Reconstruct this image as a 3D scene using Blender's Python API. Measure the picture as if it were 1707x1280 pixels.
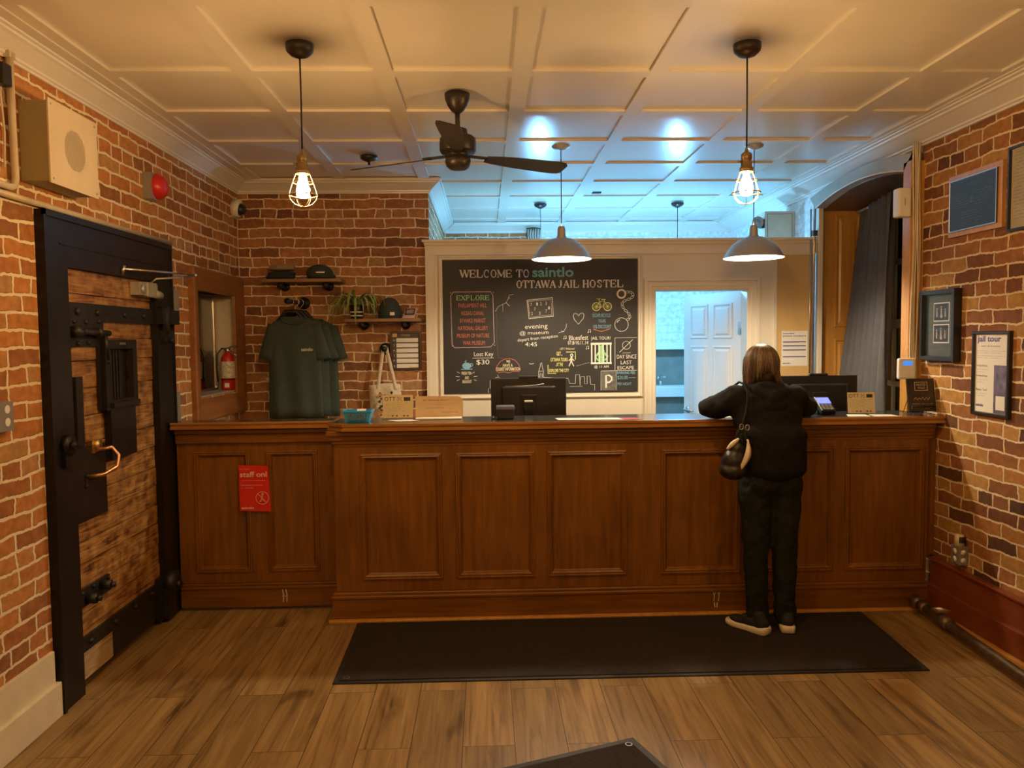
import bpy, bmesh, math, random
from mathutils import Vector, Matrix
random.seed(7)
PI = math.pi
S = bpy.context.scene
COL = S.collection
for o in list(bpy.data.objects): bpy.data.objects.remove(o)

# ------------------------------------------------------------------ camera
F_PX, YAW, PITCH, ROLL, CAM_H = 1309.1, .0335, .057, .0106, 1.552
fwd = Vector((math.sin(YAW)*math.cos(PITCH), math.cos(YAW)*math.cos(PITCH), -math.sin(PITCH)))
rt = Vector((math.cos(YAW), -math.sin(YAW), 0)); up = rt.cross(fwd)
r2 = rt*math.cos(ROLL) - up*math.sin(ROLL); u2 = rt*math.sin(ROLL) + up*math.cos(ROLL)
cd = bpy.data.cameras.new('camera'); cam = bpy.data.objects.new('camera', cd); COL.objects.link(cam)
cd.sensor_width = 36; cd.lens = 36*F_PX/1707; cd.clip_start = .05
cam.matrix_world = Matrix(((r2.x, u2.x, -fwd.x, 0), (r2.y, u2.y, -fwd.y, 0), (r2.z, u2.z, -fwd.z, CAM_H), (0, 0, 0, 1)))
S.camera = cam

# ------------------------------------------------------------------ world, exposure, lamp strengths
S.view_settings.view_transform = 'Standard'; S.view_settings.look = 'None'
S.view_settings.gamma = 1; S.view_settings.use_curve_mapping = False
S.view_settings.exposure = 0.14
w = bpy.data.worlds.new('world'); S.world = w; w.use_nodes = True
w.node_tree.nodes['Background'].inputs[0].default_value = (.02, .025, .04, 1)
w.node_tree.nodes['Background'].inputs[1].default_value = .3
CAGE_E, CAGE_C = 540, (1, .575, .215)       # bare filament bulbs in wire cages
DOME_E, DOME_C = 1100, (1, .80, .54)       # bulbs under the metal shades
COOL_E, COOL_C = 620, (.18, .56, 1)       # cool bulbs behind the partition

# ------------------------------------------------------------------ materials
MATS = {}
def rgb(c): return (c[0], c[1], c[2], 1)
def base(name):
    m = bpy.data.materials.new(name); m.use_nodes = True
    return m, m.node_tree, m.node_tree.nodes['Principled BSDF']
def N(nt, t, **k):
    n = nt.nodes.new(t)
    for a, b in k.items(): setattr(n, a, b)
    return n
def ramp(nt, stops):
    r = N(nt, 'ShaderNodeValToRGB'); e = r.color_ramp.elements
    e[0].position, e[0].color = stops[0][0], rgb(stops[0][1]); e[1].position, e[1].color = stops[-1][0], rgb(stops[-1][1])
    for p, c in stops[1:-1]:
        x = e.new(p); x.color = rgb(c)
    return r
def pm(name, c, rough=.5, metal=0, var=.12, scale=8, bump=0, stretch=(1, 1, 1), coat=0, spec=.5):
    """painted / plain material with a faint procedural tone variation"""
    if name in MATS: return MATS[name]
    m, nt, b = base(name)
    tc = N(nt, 'ShaderNodeTexCoord'); mp = N(nt, 'ShaderNodeMapping'); mp.inputs['Scale'].default_value = stretch
    nz = N(nt, 'ShaderNodeTexNoise'); nz.inputs['Scale'].default_value = scale; nz.inputs['Detail'].default_value = 4
    nt.links.new(tc.outputs['Object'], mp.inputs[0]); nt.links.new(mp.outputs[0], nz.inputs['Vector'])
    r = ramp(nt, [(.3, tuple(x*(1-var) for x in c)), (.7, tuple(min(1, x*(1+var)) for x in c))])
    nt.links.new(nz.outputs['Fac'], r.inputs[0]); nt.links.new(r.outputs[0], b.inputs['Base Color'])
    b.inputs['Roughness'].default_value = rough; b.inputs['Metallic'].default_value = metal
    b.inputs['Coat Weight'].default_value = coat; b.inputs['Specular IOR Level'].default_value = spec
    if bump:
        bp = N(nt, 'ShaderNodeBump'); bp.inputs['Strength'].default_value = bump; bp.inputs['Distance'].default_value = .004
        nt.links.new(nz.outputs['Fac'], bp.inputs['Height']); nt.links.new(bp.outputs[0], b.inputs['Normal'])
    MATS[name] = m; return m
def em(name, c, s):
    m, nt, b = base(name)
    b.inputs['Base Color'].default_value = rgb(c); b.inputs['Emission Color'].default_value = rgb(c); b.inputs['Emission Strength'].default_value = s
    MATS[name] = m; return m
def brick(name, cols, mortar, rough=.85, bump=1.0, off=0, msize=.011, mort_bump=.35, spec=.3):
    m, nt, b = base(name); L = nt.links.new
    tc = N(nt, 'ShaderNodeTexCoord'); sp = N(nt, 'ShaderNodeSeparateXYZ'); L(tc.outputs['Object'], sp.inputs[0])
    ge = N(nt, 'ShaderNodeNewGeometry'); sn = N(nt, 'ShaderNodeSeparateXYZ'); L(ge.outputs['True Normal'], sn.inputs[0])
    ab = N(nt, 'ShaderNodeMath', operation='ABSOLUTE'); L(sn.outputs[0], ab.inputs[0])
    gt = N(nt, 'ShaderNodeMath', operation='GREATER_THAN'); L(ab.outputs[0], gt.inputs[0]); gt.inputs[1].default_value = .5
    mx = N(nt, 'ShaderNodeMix'); mx.data_type = 'FLOAT'; L(gt.outputs[0], mx.inputs[0]); L(sp.outputs[0], mx.inputs[2]); L(sp.outputs[1], mx.inputs[3])
    cb = N(nt, 'ShaderNodeCombineXYZ'); L(mx.outputs[0], cb.inputs[0]); L(sp.outputs[2], cb.inputs[1])
    # hand-made bricks: warp the grid a little
    nz = N(nt, 'ShaderNodeTexNoise'); nz.inputs['Scale'].default_value = 7; nz.inputs['Detail'].default_value = 3; L(cb.outputs[0], nz.inputs['Vector'])
    sub = N(nt, 'ShaderNodeVectorMath', operation='SUBTRACT'); L(nz.outputs['Color'], sub.inputs[0]); sub.inputs[1].default_value = (.5, .5, .5)
    sc = N(nt, 'ShaderNodeVectorMath', operation='MULTIPLY'); L(sub.outputs[0], sc.inputs[0]); sc.inputs[1].default_value = (.045, .034, 0)
    n2 = N(nt, 'ShaderNodeTexNoise'); n2.inputs['Scale'].default_value = 45; n2.inputs['Detail'].default_value = 3; L(cb.outputs[0], n2.inputs['Vector'])
    sub2 = N(nt, 'ShaderNodeVectorMath', operation='SUBTRACT'); L(n2.outputs['Color'], sub2.inputs[0]); sub2.inputs[1].default_value = (.5, .5, .5)
    sc2 = N(nt, 'ShaderNodeVectorMath', operation='MULTIPLY'); L(sub2.outputs[0], sc2.inputs[0]); sc2.inputs[1].default_value = (.014, .013, 0)
    ad = N(nt, 'ShaderNodeVectorMath', operation='ADD'); L(cb.outputs[0], ad.inputs[0]); L(sc.outputs[0], ad.inputs[1])
    ad2 = N(nt, 'ShaderNodeVectorMath', operation='ADD'); L(ad.outputs[0], ad2.inputs[0]); L(sc2.outputs[0], ad2.inputs[1])
    ad3 = N(nt, 'ShaderNodeVectorMath', operation='ADD'); L(ad2.outputs[0], ad3.inputs[0]); ad3.inputs[1].default_value = (50+off, 10, 0)
    bt = N(nt, 'ShaderNodeTexBrick'); bt.offset = .5; bt.squash = .55; bt.squash_frequency = 5
    L(ad3.outputs[0], bt.inputs['Vector'])
    bt.inputs['Color1'].default_value = (0, 0, 0, 1); bt.inputs['Color2'].default_value = (1, 1, 1, 1); bt.inputs['Mortar'].default_value = (0, 0, 0, 1)
    bt.inputs['Scale'].default_value = 1; bt.inputs['Mortar Size'].default_value = msize*.5; bt.inputs['Mortar Smooth'].default_value = .25
    bt.inputs['Brick Width'].default_value = .222; bt.inputs['Row Height'].default_value = .0712; bt.inputs['Bias'].default_value = 0
    rp = ramp(nt, cols); L(bt.outputs['Color'], rp.inputs[0])
    # blotches inside bricks
    n3 = N(nt, 'ShaderNodeTexNoise'); n3.inputs['Scale'].default_value = 24; n3.inputs['Detail'].default_value = 6; L(cb.outputs[0], n3.inputs['Vector'])
    hs = N(nt, 'ShaderNodeHueSaturation'); L(rp.outputs[0], hs.inputs['Color'])
    mr = N(nt, 'ShaderNodeMapRange'); L(n3.outputs['Fac'], mr.inputs[0]); mr.inputs[1].default_value = .3; mr.inputs[2].default_value = .7; mr.inputs[3].default_value = .75; mr.inputs[4].default_value = 1.2
    L(mr.outputs[0], hs.inputs['Value'])
    mm = N(nt, 'ShaderNodeMix'); mm.data_type = 'RGBA'; L(bt.outputs['Fac'], mm.inputs[0]); L(hs.outputs[0], mm.inputs[6]); mm.inputs[7].default_value = rgb(mortar)
    L(mm.outputs[2], b.inputs['Base Color']); b.inputs['Roughness'].default_value = rough; b.inputs['Specular IOR Level'].default_value = spec
    inv = N(nt, 'ShaderNodeMath', operation='SUBTRACT'); inv.inputs[0].default_value = 1; L(bt.outputs['Fac'], inv.inputs[1])
    mu = N(nt, 'ShaderNodeMath', operation='MULTIPLY_ADD'); L(n3.outputs['Fac'], mu.inputs[0]); mu.inputs[1].default_value = mort_bump; L(inv.outputs[0], mu.inputs[2])
    bp = N(nt, 'ShaderNodeBump'); bp.inputs['Strength'].default_value = bump; bp.inputs['Distance'].default_value = .010; L(mu.outputs[0], bp.inputs['Height']); L(bp.outputs[0], b.inputs['Normal'])
    return m
def wood(name, c0, c1, rough=.35, grain=(40, 40, 3), var=1, bump=.1, coat=0, ringcol=None):
    m, nt, b = base(name); L = nt.links.new
    tc = N(nt, 'ShaderNodeTexCoord'); mp = N(nt, 'ShaderNodeMapping'); mp.inputs['Scale'].default_value = grain; L(tc.outputs['Object'], mp.inputs[0])
    nz = N(nt, 'ShaderNodeTexNoise'); nz.inputs['Scale'].default_value = 1; nz.inputs['Detail'].default_value = 6; nz.inputs['Distortion'].default_value = .6; L(mp.outputs[0], nz.inputs['Vector'])
    n2 = N(nt, 'ShaderNodeTexNoise'); n2.inputs['Scale'].default_value = 2.5; n2.inputs['Detail'].default_value = 3; L(tc.outputs['Object'], n2.inputs['Vector'])
    mx = N(nt, 'ShaderNodeMath', operation='MULTIPLY_ADD'); L(nz.outputs['Fac'], mx.inputs[0]); mx.inputs[1].default_value = .6; 
    m2 = N(nt, 'ShaderNodeMath', operation='MULTIPLY'); L(n2.outputs['Fac'], m2.inputs[0]); m2.inputs[1].default_value = .45; L(m2.outputs[0], mx.inputs[2])
    st = [(.32, c0), (.72, c1)] if not ringcol else [(.3, ringcol), (.42, c0), (.72, c1)]
    r = ramp(nt, st); L(mx.outputs[0], r.inputs[0]); L(r.outputs[0], b.inputs['Base Color'])
    b.inputs['Roughness'].default_value = rough; b.inputs['Coat Weight'].default_value = coat; b.inputs['Coat Roughness'].default_value = .25
    bp = N(nt, 'ShaderNodeBump'); bp.inputs['Strength'].default_value = bump; bp.inputs['Distance'].default_value = .003; L(nz.outputs['Fac'], bp.inputs['Height']); L(bp.outputs[0], b.inputs['Normal'])
    MATS[name] = m; return m
def floor_mat():
    m, nt, b = base('floor_planks'); L = nt.links.new
    tc = N(nt, 'ShaderNodeTexCoord'); sp = N(nt, 'ShaderNodeSeparateXYZ'); L(tc.outputs['Object'], sp.inputs[0])
    cb = N(nt, 'ShaderNodeCombineXYZ'); L(sp.outputs[1], cb.inputs[0]); L(sp.outputs[0], cb.inputs[1])
    ad = N(nt, 'ShaderNodeVectorMath', operation='ADD'); L(cb.outputs[0], ad.inputs[0]); ad.inputs[1].default_value = (20.35, 10.105, 0)
    bt = N(nt, 'ShaderNodeTexBrick'); bt.offset = .37; bt.squash = 1
    L(ad.outputs[0], bt.inputs['Vector']); bt.inputs['Color1'].default_value = (0, 0, 0, 1); bt.inputs['Color2'].default_value = (1, 1, 1, 1)
    bt.inputs['Scale'].default_value = 1; bt.inputs['Mortar Size'].default_value = .0016; bt.inputs['Mortar Smooth'].default_value = .1
    bt.inputs['Brick Width'].default_value = 1.32; bt.inputs['Row Height'].default_value = .2
    # per-plank shift of the grain
    off = N(nt, 'ShaderNodeVectorMath', operation='MULTIPLY_ADD'); L(bt.outputs['Color'], off.inputs[0]); off.inputs[1].default_value = (7, 13, 0); L(cb.outputs[0], off.inputs[2])
    mp = N(nt, 'ShaderNodeMapping'); mp.inputs['Scale'].default_value = (1.6, 30, 1); L(off.outputs[0], mp.inputs[0])
    nz = N(nt, 'ShaderNodeTexNoise'); nz.inputs['Scale'].default_value = 1; nz.inputs['Detail'].default_value = 7; nz.inputs['Distortion'].default_value = 1.2; L(mp.outputs[0], nz.inputs['Vector'])
    mp2 = N(nt, 'ShaderNodeMapping'); mp2.inputs['Scale'].default_value = (1.6, 6, 1); L(off.outputs[0], mp2.inputs[0])
    n2 = N(nt, 'ShaderNodeTexNoise'); n2.inputs['Scale'].default_value = 1; n2.inputs['Detail'].default_value = 5; n2.inputs['Distortion'].default_value = .8; L(mp2.outputs[0], n2.inputs['Vector'])
    r = ramp(nt, [(.25, (.13, .078, .030)), (.43, (.29, .186, .074)), (.75, (.45, .31, .135))]); L(nz.outputs['Fac'], r.inputs[0])
    cr = ramp(nt, [(.28, (.36, .32, .27)), (.39, (.88, .86, .84)), (.6, (1, 1, 1))]); L(n2.outputs['Fac'], cr.inputs[0])
    mu = N(nt, 'ShaderNodeMix'); mu.data_type = 'RGBA'; mu.blend_type = 'MULTIPLY'; mu.inputs[0].default_value = .9; L(r.outputs[0], mu.inputs[6]); L(cr.outputs[0], mu.inputs[7])
    pv = ramp(nt, [(0, (.72, .72, .70)), (.5, (.95, .92, .88)), (1, (1.0, 1.0, 1.0))]); L(bt.outputs['Color'], pv.inputs[0])
    m2 = N(nt, 'ShaderNodeMix'); m2.data_type = 'RGBA'; m2.blend_type = 'MULTIPLY'; m2.inputs[0].default_value = 1; L(mu.outputs[2], m2.inputs[6]); L(pv.outputs[0], m2.inputs[7])
    m3 = N(nt, 'ShaderNodeMix'); m3.data_type = 'RGBA'; L(bt.outputs['Fac'], m3.inputs[0]); L(m2.outputs[2], m3.inputs[6]); m3.inputs[7].default_value = (.05, .03, .015, 1)
    L(m3.outputs[2], b.inputs['Base Color']); b.inputs['Roughness'].default_value = .42; b.inputs['Specular IOR Level'].default_value = .4
    inv = N(nt, 'ShaderNodeMath', operation='MULTIPLY_ADD'); L(bt.outputs['Fac'], inv.inputs[0]); inv.inputs[1].default_value = -2; L(nz.outputs['Fac'], inv.inputs[2])
    bp = N(nt, 'ShaderNodeBump'); bp.inputs['Strength'].default_value = .25; bp.inputs['Distance'].default_value = .002; L(inv.outputs[0], bp.inputs['Height']); L(bp.outputs[0], b.inputs['Normal'])
    return m
def jail_wood():
    m, nt, b = base('aged_planks'); L = nt.links.new
    tc = N(nt, 'ShaderNodeTexCoord')
    mp = N(nt, 'ShaderNodeMapping'); mp.inputs['Scale'].default_value = (3, 5, 55); L(tc.outputs['Object'], mp.inputs[0])
    nz = N(nt, 'ShaderNodeTexNoise'); nz.inputs['Scale'].default_value = 1; nz.inputs['Detail'].default_value = 7; nz.inputs['Distortion'].default_value = 1; L(mp.outputs[0], nz.inputs['Vector'])
    n2 = N(nt, 'ShaderNodeTexNoise'); n2.inputs['Scale'].default_value = 14; n2.inputs['Detail'].default_value = 6; L(tc.outputs['Object'], n2.inputs['Vector'])
    ad = N(nt, 'ShaderNodeMath', operation='MULTIPLY_ADD'); L(nz.outputs['Fac'], ad.inputs[0]); ad.inputs[1].default_value = .55
    hf = N(nt, 'ShaderNodeMath', operation='MULTIPLY'); L(n2.outputs['Fac'], hf.inputs[0]); hf.inputs[1].default_value = .5; L(hf.outputs[0], ad.inputs[2])
    r = ramp(nt, [(.36, (.05, .020, .006)), (.47, (.22, .095, .025)), (.58, (.38, .20, .06)), (.74, (.52, .36, .16))]); L(ad.outputs[0], r.inputs[0])
    L(r.outputs[0], b.inputs['Base Color']); b.inputs['Roughness'].default_value = .45
    bp = N(nt, 'ShaderNodeBump'); bp.inputs['Strength'].default_value = .5; bp.inputs['Distance'].default_value = .004; L(ad.outputs[0], bp.inputs['Height']); L(bp.outputs[0], b.inputs['Normal'])
    return m
def glass_mat(name, tint=(.9, .95, .95), rough=.02, alpha=.25):
    m, nt, b = base(name); L = nt.links.new
    out = nt.nodes['Material Output']
    tr = N(nt, 'ShaderNodeBsdfTransparent'); tr.inputs[0].default_value = rgb(tint)
    gl = N(nt, 'ShaderNodeBsdfGlossy'); gl.inputs['Roughness'].default_value = rough
    mx = N(nt, 'ShaderNodeMixShader'); mx.inputs[0].default_value = alpha
    L(tr.outputs[0], mx.inputs[1]); L(gl.outputs[0], mx.inputs[2]); L(mx.outputs[0], out.inputs[0]); return m
def slate_mat():
    m, nt, b = base('chalkboard_slate'); L = nt.links.new
    tc = N(nt, 'ShaderNodeTexCoord'); mp = N(nt, 'ShaderNodeMapping'); mp.inputs['Scale'].default_value = (2.2, 1, 3); mp.inputs['Rotation'].default_value = (0, .5, 0); L(tc.outputs['Object'], mp.inputs[0])
    nz = N(nt, 'ShaderNodeTexNoise'); nz.inputs['Scale'].default_value = 1.1; nz.inputs['Detail'].default_value = 6; nz.inputs['Distortion'].default_value = 1.4; L(mp.outputs[0], nz.inputs['Vector'])
    # rubbed-out chalk haze gathers in the middle of the board
    gr = N(nt, 'ShaderNodeVectorMath', operation='DISTANCE'); L(tc.outputs['Object'], gr.inputs[0]); gr.inputs[1].default_value = (.42, 0, 1.62)
    mr = N(nt, 'ShaderNodeMapRange'); L(gr.outputs['Value'], mr.inputs[0]); mr.inputs[1].default_value = .15; mr.inputs[2].default_value = .62; mr.inputs[3].default_value = 1; mr.inputs[4].default_value = 0
    mu = N(nt, 'ShaderNodeMath', operation='MULTIPLY'); L(nz.outputs['Fac'], mu.inputs[0]); L(mr.outputs[0], mu.inputs[1])
    r = ramp(nt, [(.12, (.014, .014, .014)), (.55, (.075, .077, .073))]); L(mu.outputs[0], r.inputs[0]); L(r.outputs[0], b.inputs['Base Color'])
    b.inputs['Roughness'].default_value = .55; return m

CREAM = pm('cream_paint', (.76, .70, .58), .45, var=.04, scale=3)
TAN = pm('tan_board', (.62, .42, .18), .5, var=.08, scale=3)
CEIL = pm('ceiling_gloss_paint', (.70, .66, .58), .24, var=.03, scale=2, spec=.6)
CROWN = pm('crown_gloss_paint', (.76, .73, .66), .28, var=.03, scale=2)
OLDCREAM = pm('old_cream_paint', (.70, .64, .48), .4, var=.06, scale=10, bump=.1)
WHITE = pm('white_paint', (.80, .80, .79), .4, var=.03)
BLACKM = pm('black_enamel', (.013, .011, .009), .38, var=.3, scale=10, bump=.08, spec=.28)
IRON = pm('black_iron', (.020, .018, .016), .42, .2, var=.4, scale=30, bump=.3)
BRONZE = pm('dark_bronze', (.035, .028, .024), .4, .4, var=.2)
STEEL = pm('steel', (.62, .60, .57), .28, 1, var=.06)
NICKEL = pm('brushed_nickel', (.50, .48, .45), .42, .8, var=.06, scale=30, stretch=(1, 1, 20))
BRASS = pm('brass', (.62, .45, .20), .35, 1, var=.15)
CONDUIT = pm('painted_conduit', (.55, .47, .34), .4, var=.1)
GREYM = pm('grey_metal', (.30, .29, .27), .45, .4, var=.1)
BPLA = pm('black_plastic', (.012, .012, .012), .38, var=.15)
BGLO = pm('black_gloss', (.02, .02, .021), .15, var=.1)
WPLA = pm('white_plastic', (.82, .82, .80), .35, var=.03)
RED = pm('red_enamel', (.55, .02, .015), .3, var=.08)
SPKR = pm('speaker_beige', (.66, .57, .40), .5, var=.04)
SPKS = pm('speaker_olive', (.36, .30, .15), .5, var=.05)
MAT_ = pm('mat_pile', (.030, .024, .021), .95, var=.35, scale=160, bump=.6, spec=.15)
MATE = pm('mat_rubber', (.014, .013, .013), .6, var=.2)
PAPER = pm('paper', (.80, .78, .72), .7, var=.02)
KRAFT = pm('kraft_card', (.62, .46, .28), .7, var=.06, scale=20)
OLDP = pm('parchment', (.66, .56, .34), .6, var=.06, scale=20)
LAM = pm('dark_laminate', (.045, .047, .048), .18, var=.2, scale=60)
REDP = pm('red_paper', (.70, .025, .02), .35, var=.05, coat=.3)
BLUEI = pm('blue_ink', (.05, .06, .25), .6); BLACKI = pm('dark_ink', (.03, .028, .025), .6)
CHALK = pm('white_chalk', (.72, .70, .66), .95, var=.25, scale=120); CHALKB = pm('bright_chalk', (.82, .80, .74), .95, var=.1, scale=120)
CHFAINT = pm('faint_chalk', (.13, .13, .12), .95, var=.3, scale=60); PYC = pm('pale_yellow_chalk', (.74, .70, .48), .9); CHTEAL = pm('teal_chalk', (.16, .42, .44), .9, var=.15, scale=90); CHGREEN = pm('green_chalk', (.30, .62, .28), .9, var=.15, scale=90)
CHRED = pm('coral_chalk', (.62, .19, .13), .9, var=.25, scale=90); CHYEL = pm('yellow_chalk', (.72, .72, .25), .9, var=.15, scale=90)
CHBLUE = pm('blue_chalk', (.22, .45, .66), .9, var=.2, scale=90); CHPINK = pm('pink_chalk', (.60, .42, .50), .9, var=.2, scale=90)
CWV = wood('counter_wood_upright', (.115, .043, .005), (.275, .110, .012), .34, (35, 35, 3), coat=.25)
CWH = wood('counter_wood_level', (.110, .041, .005), (.265, .105, .012), .34, (3, 35, 45), coat=.25)
EDGE = wood('counter_edge_wood', (.24, .10, .022), (.44, .20, .045), .25, (3, 30, 60), coat=.5)
FRAMEW = wood('stained_frame_wood', (.20, .075, .022), (.36, .15, .045), .4, (30, 4, 30), coat=.1)
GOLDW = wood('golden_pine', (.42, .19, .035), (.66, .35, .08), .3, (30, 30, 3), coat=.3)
SHELFW = wood('shelf_wood', (.16, .08, .035), (.34, .20, .10), .5, (3, 30, 60))
REDW = wood('red_stained_base', (.15, .03, .012), (.24, .06, .02), .4, (30, 3, 30), coat=.15)
BRW = [(0, (.13, .055, .030)), (.25, (.28, .10, .042)), (.55, (.40, .155, .06)), (.8, (.46, .20, .085)), (1, (.34, .19, .10))]
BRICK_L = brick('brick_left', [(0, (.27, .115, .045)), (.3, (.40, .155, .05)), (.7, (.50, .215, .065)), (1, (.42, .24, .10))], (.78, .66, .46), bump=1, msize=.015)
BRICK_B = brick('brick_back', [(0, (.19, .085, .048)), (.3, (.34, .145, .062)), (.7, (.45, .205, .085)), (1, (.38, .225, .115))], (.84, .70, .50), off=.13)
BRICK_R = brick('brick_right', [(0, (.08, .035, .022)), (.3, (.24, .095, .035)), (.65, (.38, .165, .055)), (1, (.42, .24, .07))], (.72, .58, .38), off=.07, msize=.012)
BRICK_W = brick('brick_white_painted', [(0, (.72, .74, .75)), (1, (.80, .82, .83))], (.76, .78, .79), rough=.5, bump=1, mort_bump=.8)
FLOORM = floor_mat(); JAILW = jail_wood(); SLATE = slate_mat()
GLASS = glass_mat('picture_glass', (.97, .97, .97), .05, .06)
CASEGL = glass_mat('cabinet_glass', (.35, .35, .33), .02, .6)
DARKGL = pm('night_glass', (.01, .016, .018), .06, var=.1)

# ------------------------------------------------------------------ mesh builder
def root_loc(o):
    v = Vector((0, 0, 0))
    while o is not None: v += o.location; o = o.parent
    return v
class MB:
    def __init__(s, O=(0, 0, 0), U=(1, 0, 0), V=(0, 0, 1), Nn=(0, -1, 0)):
        s.v, s.f, s.sm = [], [], []; s.frame(O, U, V, Nn)
    def frame(s, O=(0, 0, 0), U=(1, 0, 0), V=(0, 0, 1), Nn=(0, -1, 0)):
        s.O, s.U, s.V, s.Nn = Vector(O), Vector(U), Vector(V), Vector(Nn); return s
    def P(s, u, v, n=0): return s.O + s.U*u + s.V*v + s.Nn*n
    def add(s, vs, fs, smooth=False):
        k = len(s.v); s.v += [tuple(x) for x in vs]; s.f += [tuple(i+k for i in f) for f in fs]; s.sm += [smooth]*len(fs); return s
    def addbm(s, bm, smooth=False, M=None):
        bm.verts.index_update()
        s.add([(M @ v.co) if M else v.co for v in bm.verts], [[v.index for v in f.verts] for f in bm.faces], smooth); bm.free(); return s
    def box(s, x0, x1, y0, y1, z0, z1, bev=0):
        bm = bmesh.new(); bmesh.ops.create_cube(bm, size=1)
        for v in bm.verts:
            v.co = ((x0+x1)/2+v.co.x*abs(x1-x0), (y0+y1)/2+v.co.y*abs(y1-y0), (z0+z1)/2+v.co.z*abs(z1-z0))
        if bev: bmesh.ops.bevel(bm, geom=bm.edges[:], offset=bev, segments=2, affect='EDGES', profile=.5)
        return s.addbm(bm, False)
    def obox(s, c, size, R, bev=0):
        bm = bmesh.new(); bmesh.ops.create_cube(bm, size=1)
        for v in bm.verts: v.co = (v.co.x*size[0], v.co.y*size[1], v.co.z*size[2])
        if bev: bmesh.ops.bevel(bm, geom=bm.edges[:], offset=bev, segments=2, affect='EDGES', profile=.5)
        return s.addbm(bm, False, Matrix.Translation(Vector(c)) @ R.to_4x4())
    def fbox(s, u0, u1, v0, v1, n0, n1):
        p = [s.P(u, v, n) for n in (n0, n1) for v in (v0, v1) for u in (u0, u1)]
        return s.add(p, [(0, 1, 3, 2), (4, 6, 7, 5), (0, 4, 5, 1), (2, 3, 7, 6), (0, 2, 6, 4), (1, 5, 7, 3)])
    def tube(s, pts, r, seg=8, cap=True, smooth=True, closed=False):
        pts = [Vector(p) for p in pts]; n = len(pts); rr = r if isinstance(r, (list, tuple)) else [r]*n
        vs, fs = [], []; prev = None
        for i, p in enumerate(pts):
            if closed: t = (pts[(i+1) % n]-pts[i-1])
            else: t = (pts[min(i+1, n-1)]-pts[max(i-1, 0)])
            if t.length < 1e-9: t = Vector((0, 0, 1))
            t.normalize()
            if prev is None:
                a = Vector((0, 0, 1)) if abs(t.z) < .9 else Vector((1, 0, 0)); x = t.cross(a).normalized()
            else:
                x = (prev - t*prev.dot(t)); x = x.normalized() if x.length > 1e-6 else t.orthogonal().normalized()
            prev = x; y = t.cross(x)
            for k in range(seg):
                a = 2*PI*k/seg; vs.append(p + (x*math.cos(a)+y*math.sin(a))*rr[i])
        for i in range(n if closed else n-1):
            j = (i+1) % n
            for k in range(seg):
                l = (k+1) % seg; fs.append((i*seg+k, i*seg+l, j*seg+l, j*seg+k))
        if cap and not closed: fs += [tuple(range(seg))[::-1], tuple((n-1)*seg+k for k in range(seg))]
        return s.add(vs, fs, smooth)
    def cyl(s, p0, p1, r, r1=None, seg=20, smooth=True): return s.tube([p0, p1], [r, r if r1 is None else r1], seg, True, smooth)
    def lathe(s, prof, c=(0, 0, 0), ax='z', seg=32, R=None, smooth=True):
        """prof: (radius, height) pairs turned around an axis through c"""
        vs, fs = [], []; n = len(prof)
        for r, h in prof:
            for k in range(seg):
                a = 2*PI*k/seg; p = Vector((max(r, 1e-5)*math.cos(a), max(r, 1e-5)*math.sin(a), h))
                if ax == 'y': p = Vector((p.x, p.z, p.y))
                if ax == 'x': p = Vector((p.z, p.y, p.x))
                if R is not None: p = R @ p
                vs.append(p + Vector(c))
        for i in range(n-1):
            for k in range(seg):
                l = (k+1) % seg; fs.append((i*seg+k, i*seg+l, (i+1)*seg+l, (i+1)*seg+k))
        return s.add(vs, fs, smooth)
    def ball(s, c, r, seg=16, M=None):
        rr = r if isinstance(r, (list, tuple)) else (r, r, r)
        bm = bmesh.new(); bmesh.ops.create_uvsphere(bm, u_segments=seg, v_segments=seg//2+2, radius=1)
        for v in bm.verts: v.co = (v.co.x*rr[0], v.co.y*rr[1], v.co.z*rr[2])
        T = Matrix.Translation(Vector(c)) @ (M.to_4x4() if M else Matrix.Identity(4))
        return s.addbm(bm, True, T)
    def prism(s, poly, n0, n1):
        """extrude a polygon given in the frame's (u, v)"""
        k = len(poly); a = [s.P(u, v, n0) for u, v in poly]+[s.P(u, v, n1) for u, v in poly]
        return s.add(a, [tuple(range(k))[::-1], tuple(range(k, 2*k))]+[(i, (i+1) % k, k+(i+1) % k, k+i) for i in range(k)])
    def ring(s, u0, u1, v0, v1, prof):
        """mitred rectangular moulding: prof = (inset, height) points"""
        vs, fs = [], []
        for d, n in prof: vs += [s.P(u0+d, v0+d, n), s.P(u1-d, v0+d, n), s.P(u1-d, v1-d, n), s.P(u0+d, v1-d, n)]
        for i in range(len(prof)-1):
            for k in range(4):
                l = (k+1) % 4; fs.append((i*4+k, i*4+l, i*4+4+l, i*4+4+k))
        return s.add(vs, fs)
    def stroke(s, pts, wd, n=.002, closed=False):
        """flat line of width wd in the frame's plane"""
        pts = [Vector((p[0], p[1])) for p in pts]; m = len(pts); L, R = [], []
        for i in range(m):
            a = pts[i-1] if (i > 0 or closed) else pts[i]; b = pts[(i+1) % m] if (i < m-1 or closed) else pts[i]
            t = (b-a); t = t.normalized() if t.length > 1e-9 else Vector((1, 0)); q = Vector((-t.y, t.x))*wd/2
            L.append(pts[i]+q); R.append(pts[i]-q)
        vs = [s.P(p.x, p.y, n) for p in L]+[s.P(p.x, p.y, n) for p in R]
        return s.add(vs, [(i, (i+1) % m, m+(i+1) % m, m+i) for i in range(m if closed else m-1)])
    def disc(s, u, v, r, n=.002, seg=20, r1=None):
        r1 = r if r1 is None else r1
        return s.add([s.P(u+r*math.cos(2*PI*k/seg), v+r1*math.sin(2*PI*k/seg), n) for k in range(seg)], [tuple(range(seg))])
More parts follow.
